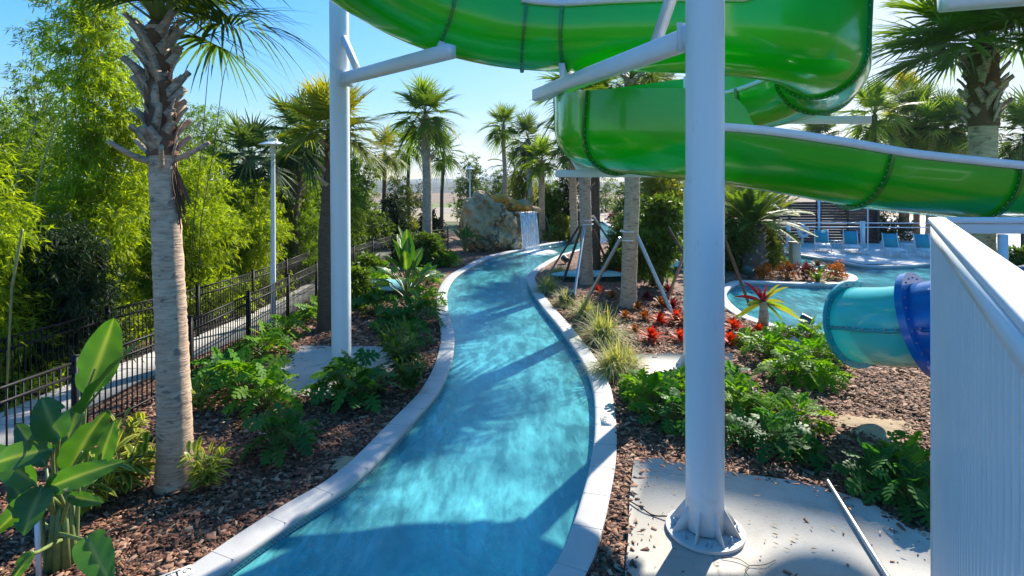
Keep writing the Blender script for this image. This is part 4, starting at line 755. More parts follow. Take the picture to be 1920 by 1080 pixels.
# ---------------- garden plants ----------------
def copy_tree(o, parent=None):
    c = o.copy(); link(c); c.parent = parent
    for ch in list(o.children): copy_tree(ch, c)
    return c
def philo_arrays(A, AS, n, Lf, g, lob=7, pet=(.25, .6), width=.085, elr=(15, 80)):
    az = np.arange(n)*2.39996 + g.uniform(0, 6); k = np.arange(n)/(n-1); el = np.radians(elr[1]-(elr[1]-elr[0])*k + g.uniform(-8, 8, n)); Lp = g.uniform(*pet, n)
    d = np.stack([np.cos(az)*np.cos(el), np.sin(az)*np.cos(el), np.sin(el)], 1); e = d*Lp[:, None] + np.stack([np.cos(az), np.sin(az), 0*az], 1)*.04
    for i in range(n): tube(AS, catmull([(0, 0, 0), e[i]*.5+[0, 0, .04], e[i]], 3), .007, 4, False)
    el2 = el - np.radians(g.uniform(15, 75, n)); D = nrm(np.stack([np.cos(az)*np.cos(el2), np.sin(az)*np.cos(el2), np.sin(el2)], 1)); S = np.stack([-np.sin(az), np.cos(az), g.uniform(-.8, .8, n)], 1); S = nrm(S - D*(S*D).sum(1, keepdims=True))
    L = Lf*g.uniform(.7, 1.15, n); a = g.rand(n); leaves(A, e, D, S, L, L*.34, .25, [.5, 1, .9, .55, .1], a=a, fold=.15)
    U = np.cross(S, D); U *= np.sign(U[:, 2:3]+1e-6)
    for sg in (-1, 1):
        for j in range(lob):
            f = j/(lob-1); ph = radians_(118 - 92*f); ll = L*(.40 + .24*sin(pi*min(1, f*.85+.12)))*(1 - .35*f); t = .02 + .74*f
            b = e + D*(L*t)[:, None] - np.array([0, 0, 1.])*(L*.25*t*t)[:, None]; dd = D*cos(ph) + sg*S*sin(ph) + U*.18
            leaves(A, b, dd, np.cross(U, dd), ll*g.uniform(.85, 1.15, n), L*width*2.1, .28, [.7, .5, .85, .75, .1], a=np.clip(a+g.randn(n)*.06, 0, 1), T=[0, .3, .6, .82, 1])
radians_ = math.radians
PH = []
for v in range(4):
    g = np.random.RandomState(300+v); A = Acc(); AS = Acc(); philo_arrays(A, AS, (36, 40, 32, 44)[v], (.30, .27, .32, .26)[v], g, lob=5, width=.125, elr=(22, 88))
    root = bpy.data.objects.new('philodendron', None); PH.append((A, AS, root))
PM = {}
def philo(px_, py_, s, label, mat='philo', v=0, rz=0., name='philodendron', cat='plant', group='lobed-leaf philodendrons in the beds', zsc=1.):
    key = (v, mat)
    if key not in PM:
        A, AS, _ = PH[v]; o = empty(name, (0, 0, 0), label, cat, group); A.build('leaves', M[mat], o); AS.build('stems', M['stem'], o); PM[key] = o
    else: o = copy_tree(PM[key])
    s *= .92 if px_ < 1100 else .78; x, y = G(px_, py_); o.location = (x, y, .0); o.scale = (s, s, s*zsc); o.rotation_euler.z = rz; tag(o, label, cat, group)
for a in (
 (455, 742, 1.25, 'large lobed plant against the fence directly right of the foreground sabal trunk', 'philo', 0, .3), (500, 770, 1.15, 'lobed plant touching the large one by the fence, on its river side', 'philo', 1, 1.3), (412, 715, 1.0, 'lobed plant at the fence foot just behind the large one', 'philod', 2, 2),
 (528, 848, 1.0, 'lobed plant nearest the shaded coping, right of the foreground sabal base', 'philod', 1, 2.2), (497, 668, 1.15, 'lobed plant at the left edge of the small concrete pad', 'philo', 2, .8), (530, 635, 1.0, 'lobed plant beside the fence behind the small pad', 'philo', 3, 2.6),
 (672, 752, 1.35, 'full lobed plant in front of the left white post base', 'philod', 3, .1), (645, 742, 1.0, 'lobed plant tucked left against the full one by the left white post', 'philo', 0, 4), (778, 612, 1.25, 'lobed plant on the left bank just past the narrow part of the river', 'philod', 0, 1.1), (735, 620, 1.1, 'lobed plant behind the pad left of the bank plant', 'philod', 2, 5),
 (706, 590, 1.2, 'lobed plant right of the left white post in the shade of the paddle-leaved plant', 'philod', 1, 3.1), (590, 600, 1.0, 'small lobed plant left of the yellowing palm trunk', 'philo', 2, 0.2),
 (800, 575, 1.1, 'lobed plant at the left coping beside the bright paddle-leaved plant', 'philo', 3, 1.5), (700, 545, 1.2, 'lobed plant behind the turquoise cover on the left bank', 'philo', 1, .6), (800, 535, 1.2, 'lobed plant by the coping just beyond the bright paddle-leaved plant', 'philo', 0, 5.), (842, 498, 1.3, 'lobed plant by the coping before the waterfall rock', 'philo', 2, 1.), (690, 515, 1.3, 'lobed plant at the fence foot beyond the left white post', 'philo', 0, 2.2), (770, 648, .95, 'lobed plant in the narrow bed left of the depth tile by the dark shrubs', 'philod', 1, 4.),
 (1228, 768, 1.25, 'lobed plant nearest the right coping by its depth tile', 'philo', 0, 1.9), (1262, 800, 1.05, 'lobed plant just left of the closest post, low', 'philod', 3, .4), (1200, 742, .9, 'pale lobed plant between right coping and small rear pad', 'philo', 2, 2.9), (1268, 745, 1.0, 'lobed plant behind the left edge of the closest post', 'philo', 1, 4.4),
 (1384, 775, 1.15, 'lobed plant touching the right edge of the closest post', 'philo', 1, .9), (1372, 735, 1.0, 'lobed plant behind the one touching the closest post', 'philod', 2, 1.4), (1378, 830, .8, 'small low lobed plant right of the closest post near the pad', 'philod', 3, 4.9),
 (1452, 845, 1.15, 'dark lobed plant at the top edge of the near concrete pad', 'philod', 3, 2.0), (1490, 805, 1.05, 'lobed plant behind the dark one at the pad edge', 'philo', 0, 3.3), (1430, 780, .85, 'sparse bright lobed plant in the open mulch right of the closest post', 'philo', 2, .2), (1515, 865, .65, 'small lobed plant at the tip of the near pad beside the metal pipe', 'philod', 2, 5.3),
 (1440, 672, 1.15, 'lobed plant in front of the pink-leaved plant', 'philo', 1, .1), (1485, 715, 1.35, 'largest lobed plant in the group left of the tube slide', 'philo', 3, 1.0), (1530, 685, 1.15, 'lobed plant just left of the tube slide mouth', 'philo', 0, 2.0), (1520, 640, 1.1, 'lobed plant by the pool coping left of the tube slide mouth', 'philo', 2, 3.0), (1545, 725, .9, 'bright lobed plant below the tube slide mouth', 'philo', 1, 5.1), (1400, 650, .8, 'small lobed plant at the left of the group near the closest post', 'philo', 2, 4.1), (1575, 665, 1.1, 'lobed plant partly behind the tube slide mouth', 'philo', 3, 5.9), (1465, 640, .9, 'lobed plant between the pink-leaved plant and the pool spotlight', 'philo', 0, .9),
 (1650, 915, 1.0, 'dark lobed plant in the shade left of the railing', 'philod', 0, .5), (1708, 900, 1.15, 'bright lime lobed plant hard against the railing', 'philo', 2, 2.5), (1705, 950, 1.05, 'dark lobed plant lowest against the railing', 'philod', 1, 3.6)):
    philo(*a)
def lance(A, AS, n, per, hgt, L, W, g, mi=0, spread=.45):
    for k in range(n):
        a = k*2.4 + g.rand(); top = np.array([cos(a)*spread*g.uniform(.3, 1)*hgt, sin(a)*spread*g.uniform(.3, 1)*hgt, hgt*g.uniform(.6, 1)]); p = catmull([(0, 0, 0), top*[.25, .25, .55], top], 8); tube(AS, p, .006, 4, False)
        i = np.linspace(4, len(p)-1, per).astype(int); b = p[i]; az = a + np.where(np.arange(per) % 2, 1.1, -1.1) + g.randn(per)*.3; el = np.radians(g.uniform(5, 45, per)); el[-1] = radians_(70)
        d = np.stack([np.cos(az)*np.cos(el), np.sin(az)*np.cos(el), np.sin(el)], 1); s = np.stack([-np.sin(az), np.cos(az), g.randn(per)*.3], 1)
        leaves(A, b, d, s, L*g.uniform(.75, 1.15, per), W, .4, [.35, .9, 1, .75, .06], fold=.2, ecol=True)
def simple_plant(name, label, cat, x, y, build, mats, group=None, stems=True, rz=0, s=1.):
    o = empty(name, (x, y, 0), label, cat, group, rz); A = Acc(); AS = Acc(); build(A, AS); A.build('leaves', mats, o)
    if AS.c: AS.build('stems', M['stem'], o)
    o.scale = (s,)*3; return o
for i, (X, Y, s, lb) in enumerate(((388, 918, .95, 'striped yellow-green ginger plant alone beside the foreground sabal base'), (225, 930, 1.3, 'large striped ginger plant between the big paddle leaves and the sabal base'), (238, 850, .95, 'yellow ginger plant by the near fence behind the big paddle leaves'), (372, 772, .8, 'small pale ginger plant at the fence just right of the sabal trunk'), (165, 965, 1.0, 'ginger plant low among the stems of the big paddle-leaved plant'), (268, 905, .8, 'ginger plant touching the left side of the sabal base'))):
    g = np.random.RandomState(400+i); simple_plant('ginger_plant', lb, 'plant', *G(X, Y), lambda A, AS: lance(A, AS, 13, 7, .52, .27, .062, g), M['ginger'], 'variegated ginger plants', s=s)
for i, (X, Y, s, lb) in enumerate(((752, 708, 1.35, 'dark feathery-leaved shrub beside the left coping in front of the pad'), (735, 672, 1.25, 'bronze green shrub between the small pad and the left coping'), (770, 735, 1.0, 'dark lance-leaved shrub lowest along the left coping'))):
    g = np.random.RandomState(420+i); simple_plant('lance_leaf_shrub', lb, 'plant', *G(X, Y), lambda A, AS: lance(A, AS, 20, 10, .6, .22, .045, g, spread=.5), M['shrub'], 'lance-leaved shrubs by the left coping', s=s)
def paddle(A, base, tip, w, side, g, bow=.1, nc=10, n=16, tear=.0):
    base = np.array(base, float); tip = np.array(tip, float); ax = tip-base; Ln = np.linalg.norm(ax); d = ax/Ln; s = np.array(side, float); s = nrm(s - d*(s@d)); u = np.cross(s, d)
    if u[2] < 0: u = -u
    T = np.linspace(0, 1, n); pr = np.clip(np.sin(pi*np.clip(T**.72, 0, 1))**.62, .03, 1); pr[-1] = .02; c = np.linspace(-1, 1, nc+1); a = g.rand(); V = []; E = []
    for i, t in enumerate(T):
        m_ = base + ax*t + u*bow*Ln*4*t*(1-t) - np.array([0, 0, 1])*bow*.5*Ln*t*t
        for x in c:
            V.append(m_ + s*x*pr[i]*w/2*(1-.08*abs(x)) + u*(abs(x)**1.3*.16 - .10*x*x*t)*w*pr[i] + u*sin(t*22+x*3+a*6)*.03*w*abs(x) - d*Ln*.05*abs(x)*(1-t)); E.append(t - .10*abs(x))
    k = nc+1; i = np.arange(n-1)[:, None]*k + np.arange(nc); f = np.stack([i, i+1, i+k+1, i+k], 2).reshape(-1, 4)
    rr = np.arange(len(f)); cc = rr % nc; row = rr//nc; cut = g.rand(n) < (.16 if nc > 6 else .1); lft = g.rand(n) < .5; dep = g.randint(1, 3, n)
    f = f[~(cut[row] & np.where(lft[row], cc < dep[row], cc >= nc-dep[row]) & (row > 2))]
    A.add(V, f, a=np.tile(np.clip(np.abs(c)*4.5, 0, 1), n), e=np.array(E)); return base
t = M['paddle'].node_tree; wv = [n for n in t.nodes if n.bl_idname == 'ShaderNodeTexWave'][0]; ae = nd(t, 'ShaderNodeAttribute', attribute_name='edge'); cx_ = t.nodes.new('ShaderNodeCombineXYZ'); t.links.new(ae.outputs['Fac'], cx_.inputs[1]); t.links.new(cx_.outputs[0], wv.inputs['Vector'])
wv.inputs['Distortion'].default_value = 0; bb = t.nodes['Principled BSDF']; src_ = bb.inputs['Base Color'].links[0].from_socket; t.links.new(mixc(t, 1.0, src_, ramp(t, wv.outputs['Fac'], [(.0, (.78, .82, .7)), (.5, (1.05, 1.05, 1.0))]), 'MULTIPLY'), bb.inputs['Base Color'])
o = empty('bird_of_paradise', (*G(118, 1062), 0), 'giant paddle-leaved plant in the bottom left corner, its broad glossy leaves rising above the fence', 'plant', 'paddle-leaved plants'); o3 = np.array(o.location); g = np.random.RandomState(77)
A = Acc(); AS = Acc()
for k, (bx, by, tx, ty, w_, D, dy, sx_, sz_, bow) in enumerate((
 (162, 735, 214, 592, 70, 5.6, .0, 1, .15, .05), (158, 768, 276, 628, 74, 5.3, -.1, .55, .75, .04), (110, 822, 78, 742, 62, 5.3, .1, 1, -.2, .06), (134, 880, 202, 766, 66, 5.2, -.2, .8, .6, .04),
 (98, 842, -18, 868, 50, 5.2, .2, .1, 1, .10), (92, 915, 238, 856, 44, 5.0, .1, -.2, 1, .10), (186, 872, 216, 786, 40, 5.8, .1, 1, .1, .04), (80, 915, 44, 1002, 62, 5.0, -.3, 1, .1, .06),
 (163, 1008, 208, 1092, 60, 4.9, -.25, 1, .1, .08), (66, 905, -24, 828, 52, 5.4, .2, .5, .9, .05), (72, 928, -14, 1000, 46, 5.3, 0, .6, -.8, .08), (104, 905, 186, 892, 34, 5.2, .3, -.1, 1, .08),
 (120, 842, 152, 752, 52, 5.7, .2, 1, 0, .03), (60, 960, 20, 900, 40, 5.6, .3, 1, .4, .04), (86, 870, 30, 790, 40, 5.9, .3, 1, .4, .04), (130, 930, 196, 940, 26, 5.1, .1, 0, 1, .08), (60, 1035, 22, 1090, 26, 4.9, -.1, 1, .3, .05))):
    b_ = P(bx, by, D) - o3; t_2 = P(tx, ty, D+dy) - o3; paddle(A, b_, t_2, w_/1067*D*1.05, (sx_, .35, sz_), g, bow)
    r0_ = np.array([g.uniform(-.10, .10), g.uniform(-.08, .08), 0]); dr = nrm(b_ - t_2); m1_ = r0_*[1.3, 1, 0] + [0, 0, max(.15, b_[2]*.45)]
    tube(AS, catmull([r0_, m1_, b_*.88 + m1_*.12 + [0, 0, -.02], b_, b_ + (t_2-b_)*.3], 5), np.linspace(.024, .009, 21), 6)
for k in range(9): a = k*.7; c = np.array([cos(a)*.09, sin(a)*.08, 0]); tube(AS, [c*1.2, c*.9+[0, 0, .35], c*.7+[0, 0, .75]], [.042, .034, .02], 8)
A.build('leaves', M['paddle'], o, smooth=True); AS.build('stems', M['stem'], o, smooth=True)
A = Acc(); box(A, (0, 0, .42), (.045, .02, .84), np.array([[1, 0, .03], [0, 1, 0], [-.03, 0, 1]])); st = A.build('garden_stake', M['whitedull']); st.location = (o3[0]-.06, o3[1]-.22, 0); tag(st, 'pale flat stake standing among the stems of the giant paddle-leaved plant', 'stake')
def bop(label, X, Y, n, L_, seed, s=1.):
    g = np.random.RandomState(seed); o = empty('bird_of_paradise', (X, Y, 0), label, 'plant', 'paddle-leaved plants'); A = Acc(); AS = Acc()
    for k in range(n):
        a = k*2.4+g.rand(); out = .12+.5*k/n; b_ = np.array([cos(a)*out*.8, sin(a)*out*.8, L_*g.uniform(.75, 1.2)*(1.15-.6*k/n)]); t_2 = b_ + np.array([cos(a)*(.15+.8*k/n), sin(a)*(.15+.8*k/n), 1.0-1.15*k/n])*L_*.75
        paddle(A, b_, t_2, L_*.30, (-sin(a), cos(a), .3*g.randn()), g, .06, 6, 9); tube(AS, catmull([(0, 0, 0), b_*[.3, .3, .6], b_], 3), .015, 4, False)
    A.build('leaves', M['paddle'], o, smooth=True); AS.build('stems', M['stem'], o); o.scale = (s,)*3
bop('bright paddle-leaved plant on the left bank midway to the waterfall rock', *G(764, 578), 24, .95, 501, 1.35); bop('small paddle-leaved plant against the left foot of the waterfall rock', *G(872, 476), 15, .85, 502, 1.25); bop('paddle-leaved plant just right of the waterfall', *G(1030, 452), 9, .8, 503, 1.1)
def grassy(label, X, Y, s, seed, n=620, mat='grass'):
    def f(A, AS):
        g = np.random.RandomState(seed); az = g.uniform(0, 6.28, n); el = np.radians(g.uniform(30, 88, n)); d = np.stack([np.cos(az)*np.cos(el), np.sin(az)*np.cos(el), np.sin(el)], 1)
        leaves(A, np.stack([g.randn(n)*.05, g.randn(n)*.05, 0*az], 1), d, np.stack([-np.sin(az), np.cos(az), 0*az], 1), g.uniform(.5, 1.0, n), .011, g.uniform(.3, 1.0, n), [1, 1, .8, .5, .15], T=[0, .3, .55, .8, 1])
    return simple_plant('grass_tuft', label, 'ornamental grass', *G(X, Y), f, M[mat], 'ornamental grass tufts on the right bank', s=s)
for a in ((1028, 548, 1.35, 601, 'grass tuft closest to the right coping at the river bend'), (1062, 575, 1.1, 602, 'grass tuft left of the green spotlight on the right bank'), (1132, 640, 1.55, 603, 'largest feathery grass tuft below the nearest staked palm'), (1152, 700, 1.3, 604, 'grass tuft nearest the camera beside the right coping'), (1098, 596, 1.2, 605, 'grass tuft between the green spotlight and the largest tuft'), (1048, 522, 1.2, 606, 'grass tuft behind the one at the river bend'), (1178, 690, .9, 607, 'low grass tuft at the corner of the small rear pad')):
    grassy(a[4], a[0], a[1], a[2], a[3])
def rosette(A, AS, n, L_, W_, g, el=(10, 85)):
    az = np.arange(n)*2.4; k = np.arange(n)/n; e = np.radians(el[1]-(el[1]-el[0])*k+g.uniform(-8, 8, n)); d = np.stack([np.cos(az)*np.cos(e), np.sin(az)*np.cos(e), np.sin(e)], 1)
    leaves(A, d*.02+[0, 0, .03]*np.ones((n, 1)), d, np.stack([-np.sin(az), np.cos(az), 0*az], 1), L_*g.uniform(.75, 1.1, n), W_, .35*(1-k*.2), [.8, 1, .8, .06], fold=.25, a=g.rand(n))
for i, (X, Y, s, mt, lb) in enumerate(((1208, 602, 1.1, 'orange', 'orange bromeliad below the nearest staked palm'), (1222, 640, 1.3, 'red', 'red bromeliad on open mulch left of the closest post'), (1172, 598, .95, 'orange', 'orange bromeliad at the foot of the nearest staked palm'), (1268, 606, 1.4, 'red', 'red bromeliad where the long grey prop meets the ground'), (1275, 640, 1.1, 'red', 'red bromeliad against the left edge of the closest post'),
 (1376, 622, 1.35, 'red', 'red bromeliad just right of the closest post, upper of two'), (1370, 648, 1.25, 'red', 'red bromeliad just right of the closest post, lower of two'), (1424, 628, 1.1, 'red', 'red bromeliad at the foot of the pink-leaved plant'), (1240, 575, 1.2, 'orange', 'orange bromeliad under the long grey prop'), (1148, 560, 1.0, 'orange', 'orange bromeliad left of the nearest staked palm trunk'), (1190, 625, .9, 'orange', 'small orange bromeliad right of the largest grass tuft'),
 (1285, 612, 1.3, 'orange', 'orange bromeliad peeping out left of the closest post, highest of its row'), (1238, 608, 1.2, 'red', 'red bromeliad between the long grey prop and the red one on open mulch'), (1196, 582, 1.0, 'orange', 'orange bromeliad touching the right foot of the nearest staked palm'), (1120, 548, 1.1, 'red', 'red bromeliad in front of the palm with dark props'),
 (1134, 525, 1.5, 'red', 'red bromeliad between the two nearest staked palms, left'), (1158, 520, 1.4, 'red', 'red bromeliad between the two nearest staked palms, right'), (1225, 540, 1.2, 'maroon', 'maroon bromeliad left of the turquoise dome'), (1252, 552, 1.3, 'maroon', 'maroon bromeliad in front of the turquoise dome'), (1262, 580, 1.2, 'maroon', 'maroon bromeliad behind the red one at the prop foot'), (1208, 520, 1.2, 'orange', 'bright orange bromeliad right of the nearest staked palm trunk'), (1213, 562, 1.1, 'maroon', 'maroon bromeliad behind the orange one by the staked palm'))):
    g = np.random.RandomState(700+i); simple_plant('bromeliad', lb, 'plant', *G(X, Y), lambda A, AS: rosette(A, AS, 38, .27, .05, g), M[mt], 'red and orange bromeliads', s=s*1.25)
for i, (X, Y, s, mt, lb) in enumerate(((1432, 522, .8, 'orange', 'orange croton bush on the peninsula right below the date palm'), (1476, 520, .85, 'orange', 'croton bush on the peninsula right of the beige bollard foot'), (1512, 523, .85, 'maroon', 'dark red croton bush left of the spiky peninsula plant'), (1568, 523, .95, 'orange', 'croton bush at the tip of the peninsula'), (1452, 460, 1.3, 'red', 'red bush behind the date palm by the slatted wall'),
   (1152, 418, 1.5, 'maroon', 'dark red bush at the far river bend left of the pale trunk'))):
    g = np.random.RandomState(740+i); o = empty('croton_bush', (*G(X, Y), 0), lb, 'shrub', 'croton bushes'); A = Acc(); spray_mass(A, [(0, 0, .3), (.15, .08, .28), (-.15, -.08, .28)], [(.26, .26, .28)]*3, 75, 9, .15, .05, g, down=-.5); A.build('leaves', M[mt], o)
    A = Acc(); [tube(A, [(0, 0, 0), (cos(k)*.2, sin(k)*.2, .4)], .012, 4) for k in range(6)]; A.build('stems', M['twig'], o); o.scale = (s,)*3
# pink-leaved cordyline
o = empty('cordyline', (*G(1431, 610), 0), 'large cordyline with crimson heart and long yellow-brown leaves before the small pool', 'plant'); g = np.random.RandomState(88); A = Acc(); tube(A, [(0, 0, 0), (.02, 0, .3), (0, 0, .62)], [.14, .12, .09], 10); A.build('stem', M['bark'], o, smooth=True)
for part, mt, lst in (('crimson_leaves', 'maroon', ((-.55, .95, 1.0), (-.25, .8, .7), (.1, .9, .75), (-.9, .5, .8), (.35, .6, .6), (-.1, .6, .55))), ('yellow_leaves', 'shruby', ((.8, .85, 1.0), (1.0, -.15, 1.0), (-1, -.05, .75), (.5, 1, .9), (.9, .25, .7))), ('green_leaves', 'palm', ((-.8, .35, .75), (.95, .05, .8), (-.6, -.2, .7), (.3, -.2, .6), (-.9, -.35, .6)))):
    A = Acc(); n = len(lst); q = np.array([(x, g.uniform(-.5, .3), z) for x, z, l in lst]); leaves(A, np.zeros((n, 3))+[0, 0, .6], q, np.stack([q[:, 2], 0*q[:, 0]+.5, -q[:, 0]], 1), np.array([l*1.05 for x, z, l in lst]), .105, .35, [.45, .9, 1, .7, .05], fold=.2)
    A.build(part, M[mt], o)
M['pinkheart'] = foliage('crimson_leaf', (.34, .01, .06), (.45, .03, .10), trans=.35, tcol=(1.4, 1, 1)); A = Acc(); rosette(A, None, 9, .42, .12, g, (45, 85)); h_ = A.build('heart_leaves', M['pinkheart'], o); h_.location = (0, 0, .55)
o = simple_plant('dracaena', 'spiky dracaena with a brown crown standing between crotons on the peninsula', 'plant', *G(1533, 528), lambda A, AS: (rosette(A, AS, 16, 1.05, .13, np.random.RandomState(9), (12, 75)), tube(AS, [(0, 0, 0), (0, 0, .3)], .08, 8)), M['palm'])
A = Acc(); rosette(A, None, 26, .4, .1, np.random.RandomState(10), (5, 85)); h_ = A.build('brown_crown', M['palmdead'], o); h_.location = (0, 0, .55)
# bare canes and dangling stalks
for lb, pts, D, rr in (('pale bare cane leaning right against the dark bamboo, upper left', [(66, 370), (85, 290), (112, 222)], 11.5, .018), ('pale bare cane left of the other, leaning out of the low bamboo', [(20, 400), (42, 300), (70, 225)], 11.3, .014), ('pale bent cane low in the yellow-green bamboo', [(22, 540), (35, 470), (42, 430)], 9.0, .02),
    ('long thin dark stalk right of the foreground sabal crown, left of a pair', [(362, 420), (378, 280), (388, 160), (394, 105)], 12, .008), ('long thin dark stalk right of the foreground sabal crown, right of a pair', [(376, 418), (402, 270), (418, 150), (437, 82)], 12, .008)):
    A = Acc(); w3 = catmull([P(x, y, D) for x, y in pts], 6); g0 = np.array([w3[0][0]-.1, D, 0]); tube(A, np.vstack([[g0], w3]), rr, 5); o = A.build('bare_cane', M['culm' if rr > .01 else 'twig'], loc=g0); tag(o, lb, 'cane', 'bare bamboo canes')
# ---------------- waterfall rock ----------------
rk = empty('waterfall_rock', (-1.0, 32.6, 0), 'tall tan artificial rock with an orange basin where the waterfall spills into the river', 'rock'); o3 = np.array([-1., 32.6, 0])
def blob(name, parts, m, vox, dsz, dst):
    bm = bmesh.new()
    for (cx, cyy, cz, rx, ry, rz) in parts: r_ = bmesh.ops.create_icosphere(bm, subdivisions=3, radius=1, matrix=__import__('mathutils').Matrix.Translation(Vector((cx, cyy, cz))-Vector(o3)) @ __import__('mathutils').Matrix.Diagonal((rx, ry, rz, 1)))
    me = bpy.data.meshes.new(name); bm.to_mesh(me); bm.free(); me.materials.append(m); ob = link(bpy.data.objects.new(name, me)); ob.parent = rk
    rm = ob.modifiers.new('remesh', 'REMESH'); rm.mode = 'VOXEL'; rm.voxel_size = vox; rm.use_smooth_shade = True
    for s_, k in ((dsz, dst), (dsz*.5, -dst*.7), (dsz*.2, dst*.3)):
        tx = bpy.data.textures.new('t', 'VORONOI' if k < 0 else 'CLOUDS'); tx.noise_scale = s_; dm = ob.modifiers.new('d', 'DISPLACE'); dm.texture = tx; dm.strength = abs(k); dm.mid_level = .5
    return ob
def rockmat(name, a, b_, c_):
    m, t, b, o = newmat(name); b.inputs['Roughness'].default_value = .9; col = ramp(t, noise(t, 1.1, 8, .65), [(.32, c_), (.5, a), (.68, b_)]); t.links.new(col, b.inputs['Base Color']); vv = nd(t, 'ShaderNodeTexVoronoi', Scale=.75, feature='DISTANCE_TO_EDGE'); nq = t.nodes.new('ShaderNodeTexNoise'); nq.inputs['Scale'].default_value = 2; tq = t.nodes.new('ShaderNodeTexCoord').outputs['Object']; t.links.new(tq, nq.inputs['Vector']); mq = mixc(t, .6, (0, 0, 0), (0, 0, 0)); n6 = t.nodes[-1]; t.links.new(tq, n6.inputs[6]); t.links.new(nq.outputs['Color'], n6.inputs[7]); t.links.new(mq, vv.inputs['Vector']); cr_ = ramp(t, vv.outputs['Distance'], [(0, (0,)*3), (.035, (1,)*3)]); t.links.new(mixc(t, cr_, tuple(x*.8 for x in c_), col), b.inputs['Base Color']); hh = nd(t, 'ShaderNodeMath', operation='MULTIPLY_ADD'); t.links.new(cr_, hh.inputs[0]); hh.inputs[1].default_value = .8; t.links.new(noise(t, 4, 10, .72), hh.inputs[2]); bump(t, b, hh.outputs[0], 1, .22); return m
M['rock'] = rockmat('sandstone', (.64, .43, .22), (.78, .58, .34), (.30, .19, .10)); M['rocko'] = rockmat('orange_stone', (.78, .36, .05), (.82, .48, .14), (.40, .16, .03))
blob('rock_body', [(-2.0, 31.9, 1.45, .85, .9, 1.5), (-2.15, 31.8, 2.35, .62, .7, .55), (-1.75, 32.0, 2.8, .45, .5, .42), (-1.3, 32.1, 2.5, .4, .4, .35), (-1.0, 32.2, 1.9, .8, .7, .75), (-1.4, 31.7, .6, 1.0, .8, .75), (-.5, 32.6, 1.15, .85, .8, 1.05), (.0, 33.2, .9, .85, .7, 1.15), (.55, 33.9, .95, .75, .8, 1.05), (-.35, 32.3, .4, .95, .55, .6)], M['rock'], .045, .8, .40)
blob('ledge', [(.3, 33.3, 2.0, .75, .5, .10), (.85, 33.85, 2.0, .65, .45, .09)], M['rock'], .04, .5, .08)
blob('back_rim', [(-.6, 33.9, 2.5, .9, .4, .5), (.35, 34.2, 2.35, .9, .4, .42), (1.1, 34.6, 2.1, .6, .4, .25)], M['rock'], .06, .6, .22)
blob('basin', [(-.75, 33.1, 2.72, .6, .4, .42), (-.1, 33.4, 2.42, .6, .4, .34), (.35, 33.9, 2.25, .7, .4, .28)], M['rocko'], .05, .5, .16)
m, t, b, oo = newmat('falling_water'); b.inputs['Base Color'].default_value = (.85, .90, .93, 1); b.inputs['Roughness'].default_value = .3
uvn = t.nodes.new('ShaderNodeTexCoord').outputs['Object']; st_ = noise(t, 9, 6, .7, vec=uvn, stretch=(1.6, 1.6, .12)); tpn = t.nodes.new('ShaderNodeBsdfTransparent'); ms_ = t.nodes.new('ShaderNodeMixShader')
t.links.new(ramp(t, st_, [(.32, (.30,)*3), (.58, (.97,)*3)]), ms_.inputs[0]); t.links.new(tpn.outputs[0], ms_.inputs[1]); t.links.new(b.outputs[0], ms_.inputs[2]); t.links.new(ms_.outputs[0], oo.inputs['Surface']); M['fall'] = m
wf = empty('waterfall', (1.2, 33.4, -.12), 'thin white curtain of water falling from the rock ledge into the river', 'waterfall'); w3 = np.array([1.2, 33.4, -.12])
A = Acc(); nu, nv = 26, 16; V = []
for j in range(nv):
    t_ = j/(nv-1)
    for i in range(nu): u_2 = i/(nu-1); x0 = .40+1.0*u_2; y0 = 32.72+.85*u_2; V.append((x0 + .2*t_ + .02*sin(i*2.3), y0 - .42*t_ + .04*sin(i*1.7+j*.4), 2.08 - 2.19*t_**1.7))
i = (np.arange(nv-1)[:, None]*nu+np.arange(nu-1)); A.add(np.array(V)-w3, np.stack([i, i+1, i+nu+1, i+nu], 2).reshape(-1, 4)); A.build('curtain', M['fall'], wf, smooth=True)
m, t, b, oo = newmat('foam'); b.inputs['Base Color'].default_value = (.88, .93, .95, 1); b.inputs['Roughness'].default_value = .6; tpn = t.nodes.new('ShaderNodeBsdfTransparent'); ms_ = t.nodes.new('ShaderNodeMixShader')
ed = nd(t, 'ShaderNodeAttribute', attribute_name='edge'); mm_ = nd(t, 'ShaderNodeMath', operation='MULTIPLY_ADD'); t.links.new(noise(t, 3.2, 8, .7), mm_.inputs[0]); mm_.inputs[1].default_value = 1.6; t.links.new(ed.outputs['Fac'], mm_.inputs[2])
t.links.new(ramp(t, mm_.outputs[0], [(.52, (0,)*3), (1.05, (.95,)*3)]), ms_.inputs[0]); t.links.new(tpn.outputs[0], ms_.inputs[1]); t.links.new(b.outputs[0], ms_.inputs[2]); t.links.new(ms_.outputs[0], oo.inputs['Surface']); M['foam'] = m
A = Acc(); nr, na = 10, 36; V = []; E = []
for j in range(nr):
    for k in range(na): a = k*2*pi/na; q = j/(nr-1); V.append((.45+cos(a)*1.5*q-.25*q, -.6+sin(a)*1.9*q-1.3*q, .008+.05*(1-q)*rs.rand())); E.append(.72-1.25*q)
i = np.arange(nr-1)[:, None]*na; k = np.arange(na); A.add(V, np.stack([i+k, i+(k+1) % na, i+na+(k+1) % na, i+na+k], 2).reshape(-1, 4), e=np.array(E))
fm = A.build('foam', M['foam'], wf, smooth=True); A = Acc(); g = np.random.RandomState(4); n = 900; c = np.column_stack([.1+g.rand(n)*.95+.1*g.randn(n), -.75+g.rand(n)*.75, g.exponential(.16, n)]); leaves(A, c, rdir(n), rdir(n), g.uniform(.01, .04, n), .02, 0, [.6, 1, .3]); A.build('spray', M['tilewhite'], wf)
